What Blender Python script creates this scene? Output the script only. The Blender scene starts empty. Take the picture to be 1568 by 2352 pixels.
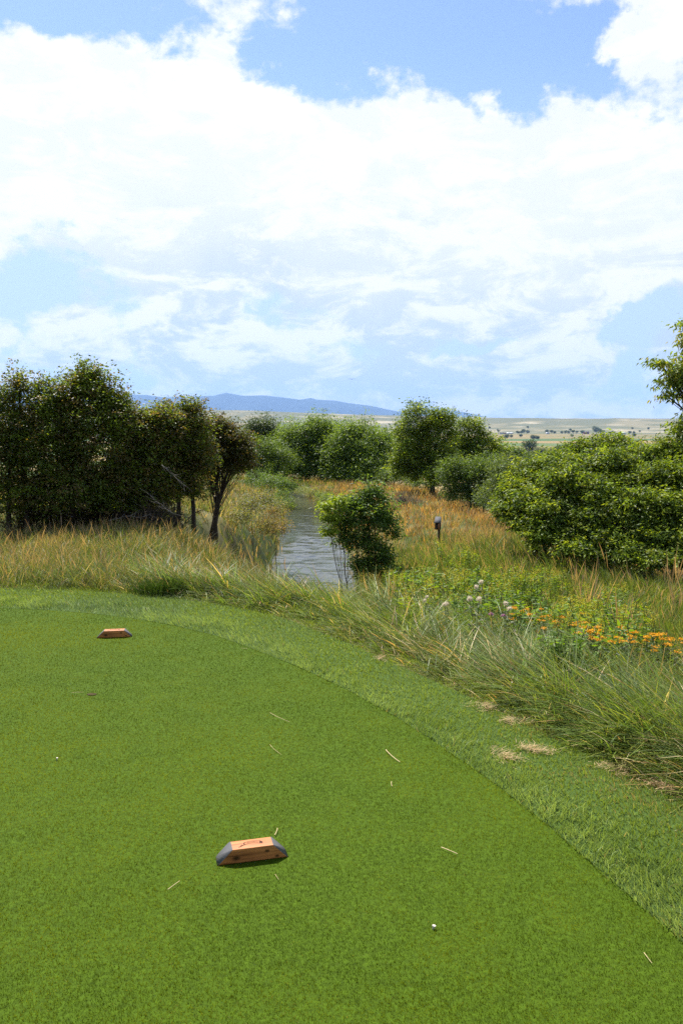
import bpy, math, random
import numpy as np
from mathutils import Vector

rng = np.random.default_rng(11)
random.seed(5)
scn = bpy.context.scene
COL = scn.collection
R = math.radians
TAU = 2 * math.pi

# ------------------------------------------------------------------ camera model (used to survey the place)
FD, CX, CY, EYE = 1906.7, 784.0, 1176.0, 1.6
PITCH = math.atan(185 / FD)
CT, ST = math.cos(PITCH), math.sin(PITCH)


def ray(px, py):
    u = (px - CX) / FD
    v = (CY - py) / FD
    return np.array([u, CT + v * ST, -ST + v * CT])


def at(px, py, Y):
    d = ray(px, py)
    d = d * (Y / d[1])
    return np.array([d[0], d[1], EYE + d[2]])


def onz(px, py, z=0.0):
    d = ray(px, py)
    t = (z - EYE) / d[2]
    return np.array([d[0] * t, d[1] * t, z])


# ------------------------------------------------------------------ numpy helpers
def sstep(a, b, x):
    t = np.clip((x - a) / (b - a), 0, 1)
    return t * t * (3 - 2 * t)


_perm = np.random.default_rng(3).random((256, 256))


def vnoise(x, y):
    xi = np.floor(x).astype(int)
    yi = np.floor(y).astype(int)
    fx, fy = x - xi, y - yi
    fx = fx * fx * (3 - 2 * fx)
    fy = fy * fy * (3 - 2 * fy)
    g = lambda a, b: _perm[a % 256, b % 256]
    return (g(xi, yi) * (1 - fx) + g(xi + 1, yi) * fx) * (1 - fy) + (g(xi, yi + 1) * (1 - fx) + g(xi + 1, yi + 1) * fx) * fy


def fbm(x, y, o=4):
    x = np.asarray(x, float)
    y = np.asarray(y, float)
    s, a, n = 0, 0.5, 0
    for k in range(o):
        s = s + a * vnoise(x * 2 ** k + 17.3 * k, y * 2 ** k + 9.1 * k)
        n += a
        a *= 0.5
    return s / n


# ------------------------------------------------------------------ the lie of the land
EDGE_D = [(0, 1352), (170, 1357), (330, 1367), (500, 1388), (650, 1420), (800, 1478), (950, 1545), (1100, 1612), (1300, 1712), (1568, 1838)]
EDGE = [onz(*p)[:2] for p in EDGE_D]
OUTER = np.array([(-16, 8.0), (-9, 8.5), (-6, 8.55)] + [tuple(e) for e in EDGE] + [(2.15, 2.3), (2.9, 0.5), (3.3, -3), (3.3, -9), (-16, -9)])
INNER_D = [(0, 1397), (100, 1401), (200, 1409), (300, 1420), (400, 1437), (500, 1462), (560, 1483), (680, 1530), (800, 1586), (900, 1642), (1000, 1706), (1100, 1775), (1200, 1850), (1300, 1932), (1400, 2022), (1500, 2105), (1568, 2165)]
INNERC = [tuple(onz(*p)[:2]) for p in INNER_D]
INNER = np.array([(-16, 6.9), (-9, 7.45), (-5, 7.55)] + INNERC + [(1.35, 1.4), (1.7, 0.2), (1.9, -3), (1.9, -8.5), (-16, -8.5)])


def poly_sd(poly, x, y):
    """signed distance, positive outside"""
    x = np.asarray(x, float)
    y = np.asarray(y, float)
    d = np.full(x.shape, 1e9)
    ins = np.zeros(x.shape, bool)
    n = len(poly)
    for i in range(n):
        ax, ay = poly[i]
        bx, by = poly[(i + 1) % n]
        ex, ey = bx - ax, by - ay
        t = np.clip(((x - ax) * ex + (y - ay) * ey) / (ex * ex + ey * ey), 0, 1)
        d = np.minimum(d, np.hypot(x - ax - t * ex, y - ay - t * ey))
        c = (ay > y) != (by > y)
        with np.errstate(divide='ignore', invalid='ignore'):
            xc = (bx - ax) * (y - ay) / (by - ay if by != ay else 1e-9) + ax
        ins ^= c & (x < xc)
    return np.where(ins, -d, d)


CP = np.array([
    (-9, 8, 0), (-9, 14, .02), (-4, 12, -.05), (-9, 22, -.25), (-5, 15, -.08), (-16, 16, 0), (-12, 30, -.7), (-20, 42, -1.2), (-2.3, 9.5, -.12),
    (-2.8, 16.8, -.22), (-1.9, 14, -.4), (-2.4, 20, -.75), (-3.0, 25, -1.3), (-4.2, 33, -1.6), (-5, 45, -1.9), (-9, 60, -2.1), (-20, 65, -2.2),
    (-.3, 10, -.6), (-.5, 12, -1.05), (-.8, 14, -1.75), (-.9, 17, -2.5), (-1, 8, -.1), (-1.3, 10.5, -.4),
    (0, 7, -.12), (1, 6, -.2), (1, 9, -.5), (1.4, 3.8, -.02), (2.2, 4.2, -.12), (2, 7, -.42), (3.6, 3, -.2), (4.2, 6.5, -.5), (4, 10, -.8), (2, 12, -.95), (.9, 14.5, -1.1),
    (1.6, 17, -1.3), (5, 14.5, -1.1), (2.8, 22.5, -1.68), (1.2, 24, -2.0), (.9, 30, -2.3), (2.5, 30, -2.0), (4.6, 22, -1.35), (5, 32, -1.75), (.2, 38, -2.3), (3.4, 42, -1.95),
    (3.8, 50, -2.0), (0, 50, -2.3), (-.8, 60, -2.35), (3, 64, -2.5), (-6, 70, -2.4), (6.5, 48, -2.3),
    (7, 12, -1.0), (6.3, 9, -.75), (10, 8, -1.0), (9, 3, -.7), (14, 10, -1.8), (8, 16, -1.8), (7.5, 22, -2.6), (9, 32, -3.4), (9, 50, -3.8), (13, 22, -4), (17, 34, -5.5), (22, 62, -8),
    (4, -6, -.3), (12, -6, -1), (-14, -8, 0), (0, -9, 0), (10, 75, -5), (0, 80, -3.2), (-15, 85, -2.9), (25, 90, -9), (-40, 60, -2.2), (-30, 20, 0), (30, 20, -6), (-35, 95, -3)], float)


def _w(x, y):
    q = np.maximum(y + 12, 3.0)
    return np.stack([x / q * 2.2, np.log(q)], -1)


def _tps_fit():
    P = _w(CP[:, 0], CP[:, 1])
    r = np.linalg.norm(P[:, None] - P[None], axis=-1)
    K = r ** 2 * np.log(r + 1e-9)
    n = len(P)
    A = np.zeros((n + 3, n + 3))
    A[:n, :n] = K + 2e-3 * np.eye(n)
    A[:n, n] = 1
    A[:n, n + 1:] = P
    A[n, :n] = 1
    A[n + 1:, :n] = P.T
    b = np.zeros(n + 3)
    b[:n] = CP[:, 2]
    return P, np.linalg.solve(A, b)


_TP, _TW = _tps_fit()

CREEK = np.array([(-1.2, 14.5, .5), (-.95, 17, .8), (-.85, 22, 1.05), (-.98, 27.8, 1.13), (-1.41, 35, 1.0), (-1.72, 41, .9), (-2.1, 48, .8), (-2.85, 54.7, .6), (-3.7, 58.5, .5), (-6, 61, .5), (-10, 63.5, .6), (-22, 66, .8)])
WATER_Z = -2.8


def creek_d(x, y):
    best = np.full(np.shape(x), 1e9)
    for i in range(len(CREEK) - 1):
        ax, ay, aw = CREEK[i]
        bx, by, bw = CREEK[i + 1]
        ex, ey = bx - ax, by - ay
        t = np.clip(((x - ax) * ex + (y - ay) * ey) / (ex * ex + ey * ey), 0, 1)
        d = np.hypot(x - ax - t * ex, y - ay - t * ey) - (aw + (bw - aw) * t)
        best = np.minimum(best, d)
    return best + .28


def far_h(x, y):
    az = x / np.maximum(y, 1)
    base = -25 + 6 * (fbm(x / 900, y / 900, 3) - .5) * sstep(300, 1500, y) - 0 * x
    rise = 14 * sstep(3000, 4100, y) + 34 * sstep(3900, 5600, y)
    crest = np.interp(az, [-.5, -.16, -.1, .02, .18, .4, .6], [150, 158, 150, 118, 92, 84, 78])
    hill = sstep(5000, 7000, y) * (crest - 25 + 48 - 34 - 14 + 25 + 14 * (fbm(az * 14, y / 900, 4) - .5))
    gul = 26 * sstep(4600, 6200, y) * (fbm(az * 30, y / 1200, 3) - .5) * (1 - sstep(6500, 6900, y))
    back = -130 * sstep(7100, 8800, y)
    return base + rise + hill + gul + back


def ground_h(x, y):
    x = np.atleast_1d(np.asarray(x, float))
    y = np.atleast_1d(np.asarray(y, float))
    xc = np.clip(x, -.75 * (np.maximum(y, 0) + 12), .75 * (np.maximum(y, 0) + 12))
    Q = _w(xc, np.clip(y, -9, 95))
    z = _TW[len(_TP)] + Q @ _TW[len(_TP) + 1:]
    for i, p in enumerate(_TP):
        r = np.hypot(Q[:, 0] - p[0], Q[:, 1] - p[1])
        z = z + _TW[i] * r ** 2 * np.log(r + 1e-9)
    z = np.clip(z, -10, .05)
    z = z + .12 * (fbm(x * .9, y * .9, 3) - .5) * sstep(9, 14, y)
    sd = poly_sd(OUTER, x, y)
    z = z * sstep(0, 1.3, sd)
    z = np.where(sd < 0, 0, z)
    cd = creek_d(x, y)
    wob = .35 * (fbm(x * 1.1, y * .5, 3) - .5)
    k = sstep(-.1, 1.5, cd + wob)
    z = np.where(cd + wob < 1.5, np.minimum(z, (WATER_Z - .45) * (1 - k) + z * k), z)
    f = sstep(70, 240, y + np.abs(x) * .3)
    return z * (1 - f) + far_h(x, y) * f


def gh(x, y):
    return float(ground_h(x, y)[0])


def hit(px, py, y0=2.0, y1=120.0):
    """where the line of sight through a display point meets the ground"""
    d = ray(px, py)
    ys = np.geomspace(y0, y1, 700)
    xs = d[0] / d[1] * ys
    zs = EYE + d[2] / d[1] * ys
    g = ground_h(xs, ys)
    i = np.argmax(zs < g)
    return np.array([xs[i], ys[i], g[i]])


# ------------------------------------------------------------------ materials
def newmat(name):
    m = bpy.data.materials.new(name)
    m.use_nodes = True
    nt = m.node_tree
    nt.nodes.clear()
    return m, nt, nt.nodes, nt.links


def N(nt, typ, **kw):
    n = nt.nodes.new(typ)
    for k, v in kw.items():
        if isinstance(k, str) and hasattr(n, k):
            setattr(n, k, v)
    return n


def setin(n, **kw):
    for k, v in kw.items():
        n.inputs[k.replace('_', ' ')].default_value = v


def leafmat(name, trans=.4, rough=.45, spec=.35, tint=(1.15, 1.1, .45), noise_amt=.0):
    m, nt, ns, lk = newmat(name)
    a = N(nt, 'ShaderNodeAttribute')
    a.attribute_name = 'col'
    p = N(nt, 'ShaderNodeBsdfPrincipled')
    setin(p, Roughness=rough)
    p.inputs['Specular IOR Level'].default_value = spec
    lk.new(a.outputs['Color'], p.inputs['Base Color'])
    t = N(nt, 'ShaderNodeBsdfTranslucent')
    mul = N(nt, 'ShaderNodeVectorMath', operation='MULTIPLY')
    mul.inputs[1].default_value = tint
    lk.new(a.outputs['Color'], mul.inputs[0])
    lk.new(mul.outputs[0], t.inputs['Color'])
    mx = N(nt, 'ShaderNodeMixShader')
    mx.inputs[0].default_value = trans
    lk.new(p.outputs[0], mx.inputs[1])
    lk.new(t.outputs[0], mx.inputs[2])
    o = N(nt, 'ShaderNodeOutputMaterial')
    lk.new(mx.outputs[0], o.inputs['Surface'])
    return m


def solid(name, col, rough=.7, spec=.3, nscale=None, namt=.3, bump=0., stretch=(1, 1, 1), metal=0., attr=False):
    m, nt, ns, lk = newmat(name)
    p = N(nt, 'ShaderNodeBsdfPrincipled')
    setin(p, Roughness=rough, Metallic=metal)
    p.inputs['Specular IOR Level'].default_value = spec
    o = N(nt, 'ShaderNodeOutputMaterial')
    lk.new(p.outputs[0], o.inputs['Surface'])
    src = None
    if attr:
        a = N(nt, 'ShaderNodeAttribute')
        a.attribute_name = 'col'
        src = a.outputs['Color']
    else:
        p.inputs['Base Color'].default_value = (*col, 1)
    if nscale:
        tc = N(nt, 'ShaderNodeTexCoord')
        mp = N(nt, 'ShaderNodeMapping')
        mp.inputs['Scale'].default_value = stretch
        lk.new(tc.outputs['Object'], mp.inputs['Vector'])
        nz = N(nt, 'ShaderNodeTexNoise')
        setin(nz, Scale=nscale, Detail=6., Roughness=.65)
        lk.new(mp.outputs[0], nz.inputs['Vector'])
        mr = N(nt, 'ShaderNodeMapRange')
        mr.inputs['From Min'].default_value = .25
        mr.inputs['From Max'].default_value = .75
        mr.inputs['To Min'].default_value = 1 - namt
        mr.inputs['To Max'].default_value = 1 + namt
        lk.new(nz.outputs['Fac'], mr.inputs['Value'])
        vm = N(nt, 'ShaderNodeVectorMath', operation='MULTIPLY')
        if src:
            lk.new(src, vm.inputs[0])
        else:
            vm.inputs[0].default_value = col
        lk.new(mr.outputs[0], vm.inputs[1])
        src = vm.outputs[0]
        if bump:
            b = N(nt, 'ShaderNodeBump')
            setin(b, Strength=1., Distance=bump)
            lk.new(nz.outputs['Fac'], b.inputs['Height'])
            lk.new(b.outputs[0], p.inputs['Normal'])
    if src:
        lk.new(src, p.inputs['Base Color'])
    return m


M = dict(
    lawn=leafmat('lawn_blades', .45, .8, .05, (1.3, 1.1, .2)),
    grass=leafmat('grass_blades', .45, .5, .3, (1.2, 1.12, .5)),
    leaf=leafmat('leaves', .48, .45, .22, (1.6, 1.45, .35)),
    sheen=leafmat('lodged_blades', .38, .5, .4, (1.2, 1.12, .5)),
    petal=leafmat('petals', .4, .6, .2, (1, 1, .9)),
    fluff=leafmat('seed_fluff', .5, .9, .05, (1, 1, 1)),
    bark=solid('bark', (.06, .045, .035), .9, .1, 14, .5, .01, (1, 1, .25)),
    bark_grey=solid('bark_grey', (.15, .135, .12), .9, .1, 30, .4, .004, (1, 1, .3)),
    stem=solid('green_stem', (.07, .11, .03), .6, .3, 20, .2),
    straw=solid('straw', (.55, .42, .22), .6, .3, 60, .25),
    turf=solid('turf_soil', (.048, .085, .004), .9, .1, 55, .45, .004),
    fringe=solid('fringe_soil', (.05, .085, .016), .9, .1, 40, .5, .006),
    ground=solid('meadow_ground', (.1, .1, .05), .95, .1, .9, .35, .0, attr=True),
    hills=solid('mountain_rock', (.035, .05, .045), .95, .05, .0008, .35),
    grey_end=solid('weathered_grey', (.085, .085, .09), .75, .3, 60, .2, .001),
    shingle=solid('grey_roof_board', (.10, .10, .105), .85, .1, 30, .3, .002, (1, 6, 1)),
    darkwood=solid('dark_wood', (.07, .045, .032), .8, .2, 30, .35, .002, (3, 3, .5)),
    hole=solid('dark_hole', (.008, .007, .006), .9, .05, 20, .2),
    redwood=solid('reddish_board', (.42, .18, .09), .7, .2, 30, .3, .001, (3, 3, .5)),
    white_wall=solid('pale_wall', (.7, .68, .64), .8, .2, .5, .1),
    red_wall=solid('red_barn_board', (.25, .06, .05), .8, .2, .5, .15),
    grey_roof=solid('metal_roof', (.5, .52, .55), .5, .4, .5, .1),
    dark_roof=solid('dark_roof', (.1, .09, .09), .8, .2, .5, .2),
    bird=solid('bird_feathers', (.1, .095, .1), .8, .2, 10, .2),
    pale=solid('pale_plastic', (.5, .45, .38), .5, .4, 60, .2),
    soil=solid('bare_soil', (.06, .045, .025), .95, .05, 60, .3, .003),
)


def wood_top():
    m, nt, ns, lk = newmat('cedar_wood')
    tc = N(nt, 'ShaderNodeTexCoord')
    mp = N(nt, 'ShaderNodeMapping')
    mp.inputs['Scale'].default_value = (3, 45, 45)
    lk.new(tc.outputs['Object'], mp.inputs['Vector'])
    nz = N(nt, 'ShaderNodeTexNoise')
    setin(nz, Scale=1.6, Detail=5., Roughness=.6, Distortion=.4)
    lk.new(mp.outputs[0], nz.inputs['Vector'])
    cr = N(nt, 'ShaderNodeValToRGB')
    cr.color_ramp.elements[0].position = .3
    cr.color_ramp.elements[0].color = (.17, .050, .014, 1)
    cr.color_ramp.elements[1].position = .62
    cr.color_ramp.elements[1].color = (.52, .19, .055, 1)
    lk.new(nz.outputs['Fac'], cr.inputs[0])
    # knots
    prev = cr.outputs[0]
    for kx, kz, kr in ((-.063, .022, .012), (.052, .036, .008), (.09, .012, .007)):
        vd = N(nt, 'ShaderNodeVectorMath', operation='DISTANCE')
        mp2 = N(nt, 'ShaderNodeMapping')
        mp2.inputs['Scale'].default_value = (.62, .0, 1)
        lk.new(tc.outputs['Object'], mp2.inputs['Vector'])
        lk.new(mp2.outputs[0], vd.inputs[0])
        vd.inputs[1].default_value = (kx * .62, 0, kz)
        mr = N(nt, 'ShaderNodeMapRange')
        mr.inputs['From Min'].default_value = kr * .35
        mr.inputs['From Max'].default_value = kr
        mr.inputs['To Min'].default_value = .2
        mr.inputs['To Max'].default_value = 1.
        lk.new(vd.outputs['Value'], mr.inputs['Value'])
        vm = N(nt, 'ShaderNodeVectorMath', operation='MULTIPLY')
        lk.new(prev, vm.inputs[0])
        lk.new(mr.outputs[0], vm.inputs[1])
        prev = vm.outputs[0]
    p = N(nt, 'ShaderNodeBsdfPrincipled')
    setin(p, Roughness=.5)
    p.inputs['Specular IOR Level'].default_value = .35
    lk.new(prev, p.inputs['Base Color'])
    b = N(nt, 'ShaderNodeBump')
    setin(b, Strength=.6, Distance=.001)
    lk.new(nz.outputs['Fac'], b.inputs['Height'])
    lk.new(b.outputs[0], p.inputs['Normal'])
    o = N(nt, 'ShaderNodeOutputMaterial')
    lk.new(p.outputs[0], o.inputs['Surface'])
    return m


M['cedar'] = wood_top()
M['ink'] = solid('burnt_brand', (.06, .025, .02), .8, .1, 200, .3)


def water_mat():
    m, nt, ns, lk = newmat('creek_water')
    tc = N(nt, 'ShaderNodeTexCoord')
    hs = []
    for sc, st, amt in ((1.0, (2.2, 3.2, 1), 1.0), (1.0, (6, 11, 1), .45)):
        mp = N(nt, 'ShaderNodeMapping')
        mp.inputs['Scale'].default_value = st
        lk.new(tc.outputs['Object'], mp.inputs['Vector'])
        nz = N(nt, 'ShaderNodeTexNoise')
        setin(nz, Scale=sc, Detail=4., Roughness=.55, Distortion=.6)
        lk.new(mp.outputs[0], nz.inputs['Vector'])
        mu = N(nt, 'ShaderNodeMath', operation='MULTIPLY')
        mu.inputs[1].default_value = amt
        lk.new(nz.outputs['Fac'], mu.inputs[0])
        hs.append(mu)
    ad = N(nt, 'ShaderNodeMath', operation='ADD')
    lk.new(hs[0].outputs[0], ad.inputs[0])
    lk.new(hs[1].outputs[0], ad.inputs[1])
    b = N(nt, 'ShaderNodeBump')
    setin(b, Strength=1., Distance=.010)
    lk.new(ad.outputs[0], b.inputs['Height'])
    p = N(nt, 'ShaderNodeBsdfPrincipled')
    setin(p, Roughness=.06, IOR=1.33)
    p.inputs['Base Color'].default_value = (.045, .05, .04, 1)
    lk.new(b.outputs[0], p.inputs['Normal'])
    o = N(nt, 'ShaderNodeOutputMaterial')
    lk.new(p.outputs[0], o.inputs['Surface'])
    return m


M['water'] = water_mat()


# ------------------------------------------------------------------ mesh helpers
def make(name, V, F, mat, col=None, parent=None, smooth=False, link=True):
    """V (n,3); F (m,k) array or list of such arrays"""
    V = np.asarray(V, np.float32).reshape(-1, 3)
    Fs = F if isinstance(F, list) else [F]
    Fs = [np.asarray(f, np.int32) for f in Fs if len(f)]
    me = bpy.data.meshes.new(name)
    me.vertices.add(len(V))
    me.vertices.foreach_set('co', V.ravel())
    loops = np.concatenate([f.ravel() for f in Fs])
    tot = np.concatenate([np.full(len(f), f.shape[1], np.int32) for f in Fs])
    st = np.concatenate([[0], np.cumsum(tot)[:-1]]).astype(np.int32)
    me.loops.add(len(loops))
    me.loops.foreach_set('vertex_index', loops)
    me.polygons.add(len(tot))
    me.polygons.foreach_set('loop_start', st)
    me.polygons.foreach_set('loop_total', tot)
    me.update(calc_edges=True)
    if smooth:
        me.polygons.foreach_set('use_smooth', np.ones(len(tot), bool))
    if col is not None:
        a = me.color_attributes.new('col', 'FLOAT_COLOR', 'POINT')
        c = np.ones((len(V), 4), np.float32)
        c[:, :3] = np.clip(col, 0, 1)
        a.data.foreach_set('color', c.ravel())
    me.materials.append(mat)
    o = bpy.data.objects.new(name, me)
    if link:
        COL.objects.link(o)
    if parent is not None:
        o.parent = parent
    return o


class MB:
    def __init__(s):
        s.V, s.F, s.C, s.n = [], {}, [], 0

    def add(s, V, F, col=(1, 1, 1)):
        V = np.asarray(V, float).reshape(-1, 3)
        F = np.asarray(F, int)
        s.F.setdefault(F.shape[1], []).append(F + s.n)
        s.V.append(V)
        c = np.asarray(col, float)
        s.C.append(np.broadcast_to(c, (len(V), 3)) if c.ndim == 1 else c)
        s.n += len(V)

    def box(s, c, d, col=(1, 1, 1), rz=0., rx=0.):
        c = np.asarray(c, float)
        h = np.asarray(d, float) / 2
        v = np.array([(a, b, e) for a in (-1, 1) for b in (-1, 1) for e in (-1, 1)]) * h
        if rx:
            v = v @ np.array([[1, 0, 0], [0, math.cos(rx), math.sin(rx)], [0, -math.sin(rx), math.cos(rx)]])
        if rz:
            v = v @ np.array([[math.cos(rz), math.sin(rz), 0], [-math.sin(rz), math.cos(rz), 0], [0, 0, 1]])
        s.add(v + c, [(0, 1, 3, 2), (4, 6, 7, 5), (0, 4, 5, 1), (2, 3, 7, 6), (0, 2, 6, 4), (1, 5, 7, 3)], col)

    def tube(s, pts, rad, ns=6, col=(1, 1, 1)):
        pts = np.asarray(pts, float)
        n = len(pts)
        rad = np.broadcast_to(np.asarray(rad, float), (n,))
        tg = np.gradient(pts, axis=0)
        tg /= np.linalg.norm(tg, axis=1)[:, None] + 1e-9
        up = np.array([0, 0, 1.]) if abs(tg[0][2]) < .9 else np.array([1., 0, 0])
        a = np.cross(tg, up)
        a /= np.linalg.norm(a, axis=1)[:, None] + 1e-9
        b = np.cross(tg, a)
        th = np.arange(ns) / ns * TAU
        V = pts[:, None] + rad[:, None, None] * (a[:, None] * np.cos(th)[None, :, None] + b[:, None] * np.sin(th)[None, :, None])
        i = np.arange(n - 1)[:, None] * ns
        j = np.arange(ns)[None]
        j2 = (j + 1) % ns
        F = np.stack([i + j, i + j2, i + ns + j2, i + ns + j], -1).reshape(-1, 4)
        s.add(V.reshape(-1, 3), F, col)
        c0 = [tuple(range(ns))]
        s.add(V[-1], c0, col)

    def build(s, name, mat, parent=None, smooth=False, link=True):
        return make(name, np.concatenate(s.V), [np.concatenate(f) for f in s.F.values()], mat, np.concatenate(s.C), parent, smooth, link)


def thing(name, label, cat, loc=(0, 0, 0), group=None, rz=0.):
    o = bpy.data.objects.new(name, None)
    COL.objects.link(o)
    o.location = [float(v) for v in loc]
    o.rotation_euler = (0, 0, rz)
    o.empty_display_size = .2
    o['label'] = label
    o['category'] = cat
    if group:
        o['group'] = group
    return o


def tag(o, label, cat, group=None, kind=None):
    o['label'] = label
    o['category'] = cat
    if group:
        o['group'] = group
    if kind:
        o['kind'] = kind
    return o


def struct(o):
    o['kind'] = 'structure'
    return o


def dup(root, loc, rz=0., scale=1., label=None):
    r = root.copy()
    COL.objects.link(r)
    r.location = [float(v) for v in loc]
    r.rotation_euler = (0, 0, rz)
    r.scale = (scale,) * 3
    if label:
        r['label'] = label
    for ch in list(root.children):
        c = ch.copy()
        COL.objects.link(c)
        c.parent = r
        for g in ch.children:
            d = g.copy()
            COL.objects.link(d)
            d.parent = c
    return r


def blades(P, h, w, az, lean, curl, prof, col, face=None, tipcol=None, tipfrom=.6, tmax=1.75):
    """vectorised ribbons: returns V, F, C"""
    n = len(P)
    seg = len(prof) - 1
    h = np.broadcast_to(h, (n,))
    w = np.broadcast_to(w, (n,))
    if face is None:
        face = rng.uniform(0, TAU, n)
    wd = np.stack([np.cos(face), np.sin(face), np.zeros(n)], -1)
    dr = np.stack([np.cos(az), np.sin(az), np.zeros(n)], -1)
    pos = np.array(P, float)
    V = np.empty((n, seg + 1, 2, 3), np.float32)
    C = np.empty((n, seg + 1, 2, 3), np.float32)
    zz = np.array([0, 0, 1.])
    for k in range(seg + 1):
        if k:
            t = np.minimum(lean + curl * ((k - .5) / seg), tmax)
            pos = pos + (h / seg)[:, None] * (np.sin(t)[:, None] * dr + np.cos(t)[:, None] * zz)
        o = wd * (w * prof[k] / 2)[:, None]
        V[:, k, 0] = pos - o
        V[:, k, 1] = pos + o
        c = col
        if tipcol is not None and k / seg >= tipfrom:
            c = tipcol
        C[:, k, 0] = c
        C[:, k, 1] = c
    b = np.arange(n)[:, None] * (2 * (seg + 1)) + np.arange(seg)[None] * 2
    F = np.stack([b, b + 1, b + 3, b + 2], -1).reshape(-1, 4)
    return V.reshape(-1, 3), F, C.reshape(-1, 3)


# ------------------------------------------------------------------ world, sun, camera
SUN_EL, SUN_AZ = R(57), R(-28)


def build_world():
    w = bpy.data.worlds.new('World')
    scn.world = w
    w.use_nodes = True
    nt = w.node_tree
    nt.nodes.clear()
    lk = nt.links
    tc = N(nt, 'ShaderNodeTexCoord')
    sep = N(nt, 'ShaderNodeSeparateXYZ')
    lk.new(tc.outputs['Generated'], sep.inputs[0])

    def math_(op, a, b=None, c=None, clamp=False):
        n = N(nt, 'ShaderNodeMath', operation=op)
        n.use_clamp = clamp
        for i, v in enumerate((a, b, c)):
            if v is None:
                continue
            if isinstance(v, (int, float)):
                n.inputs[i].default_value = v
            else:
                lk.new(v, n.inputs[i])
        return n.outputs[0]

    az = math_('ARCTAN2', sep.outputs[0], sep.outputs[1])
    el = math_('ARCSINE', sep.outputs[2])

    def noise(vec, scale, det=5., rough=.55, dist=0., stretch=(1, 1, 1), loc=(0, 0, 0)):
        mp = N(nt, 'ShaderNodeMapping')
        mp.inputs['Scale'].default_value = stretch
        mp.inputs['Location'].default_value = loc
        lk.new(vec, mp.inputs['Vector'])
        nz = N(nt, 'ShaderNodeTexNoise')
        setin(nz, Scale=scale, Detail=det, Roughness=rough, Distortion=dist)
        lk.new(mp.outputs[0], nz.inputs['Vector'])
        return nz

    D = tc.outputs['Generated']
    w1 = noise(D, 5., 3., .5)
    w2 = noise(D, 17., 5., .6, loc=(3, 1, 7))
    s1 = N(nt, 'ShaderNodeSeparateColor')
    lk.new(w1.outputs['Color'], s1.inputs[0])
    s2 = N(nt, 'ShaderNodeSeparateColor')
    lk.new(w2.outputs['Color'], s2.inputs[0])
    azw = math_('ADD', math_('ADD', az, math_('MULTIPLY_ADD', s1.outputs[0], .22, -.11)), math_('MULTIPLY_ADD', s2.outputs[0], .11, -.055))
    elw = math_('ADD', math_('ADD', el, math_('MULTIPLY_ADD', s1.outputs[1], .14, -.07)), math_('MULTIPLY_ADD', s2.outputs[1], .085, -.0425))

    def ell(px, py, rx, ry):
        d = ray(px, py)
        d /= np.linalg.norm(d)
        a0, e0 = math.atan2(d[0], d[1]), math.asin(d[2])
        dx = math_('MULTIPLY', math_('SUBTRACT', azw, a0), FD / rx)
        dy = math_('MULTIPLY', math_('SUBTRACT', elw, e0), FD / ry)
        r2 = math_('ADD', math_('MULTIPLY', dx, dx), math_('MULTIPLY', dy, dy))
        return math_('POWER', math.e, math_('MULTIPLY', r2, -.9))

    # open blue sky (negative) and solid cloud (positive)
    cov = None
    for px, py, rx, ry, a in ((1150, 90, 330, 150, -1.15), (180, 30, 420, 85, -1.0), (740, 150, 150, 110, -.65), (1380, 190, 200, 60, -.4),
                              (1475, 60, 55, 90, .85), (640, 60, 190, 55, .3), (1470, 722, 150, 45, -1.2), (620, 730, 170, 50, -.65), (90, 590, 180, 110, -.85),
                              (1130, 768, 120, 20, -.9), (880, 810, 110, 55, -.7), (130, 790, 150, 25, -.7), (1300, 880, 130, 45, -.6), (1480, 830, 90, 60, -.9), (1500, 260, 120, 60, -.35), (130, 270, 22, 45, -.5),
                              (240, 840, 140, 30, -.5), (450, 230, 200, 90, .25), (750, 440, 620, 130, .6), (20, 260, 150, 110, .4), (760, 640, 120, 40, -.1), (1310, 770, 120, 75, .6), (830, 860, 260, 45, .5), (300, 770, 120, 45, .4), (500, 870, 300, 30, .4), (1180, 880, 120, 45, .45)):
        t = math_('MULTIPLY', ell(px, py, rx, ry), a)
        cov = t if cov is None else math_('ADD', cov, t)
    base = noise(D, 6.5, 8., .62, .3, (1, 1, 2.2), (1.3, 4.2, .4))
    fine = noise(D, 30., 7., .62, .2, (1, 1, 1.5), (5, 2, 9))
    cov = math_('ADD', cov, math_('MULTIPLY_ADD', base.outputs['Fac'], 1.7, -.03))
    cov = math_('ADD', cov, math_('MULTIPLY_ADD', fine.outputs['Fac'], 1.1, -.55))
    mr = N(nt, 'ShaderNodeMapRange', interpolation_type='SMOOTHSTEP')
    mr.inputs['From Min'].default_value = .12
    mr.inputs['From Max'].default_value = .54
    lk.new(cov, mr.inputs['Value'])
    cover = mr.outputs[0]
    # cloud body shading: denser bottoms are slightly blue grey
    shd = noise(D, 9., 8., .66, .5, (1, 1, 2.6), (8, 3, 2))
    sh = N(nt, 'ShaderNodeMapRange', interpolation_type='SMOOTHSTEP')
    sh.inputs['From Min'].default_value = .41
    sh.inputs['From Max'].default_value = .57
    lk.new(math_('ADD', shd.outputs['Fac'], math_('MULTIPLY_ADD', fine.outputs['Fac'], .3, -.15)), sh.inputs['Value'])
    lowm = N(nt, 'ShaderNodeMapRange', interpolation_type='SMOOTHSTEP')
    lowm.inputs['From Min'].default_value = .10
    lowm.inputs['From Max'].default_value = .27
    lowm.inputs['To Min'].default_value = 1.0
    lowm.inputs['To Max'].default_value = .3
    lk.new(elw, lowm.inputs['Value'])
    shade = math_('MULTIPLY', sh.outputs[0], lowm.outputs[0])
    cl = N(nt, 'ShaderNodeMix', data_type='RGBA')
    cl.inputs[6].default_value = (6.9, 6.9, 6.95, 1)
    cl.inputs[7].default_value = (4.3, 4.95, 5.7, 1)
    lk.new(shade, cl.inputs[0])
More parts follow.
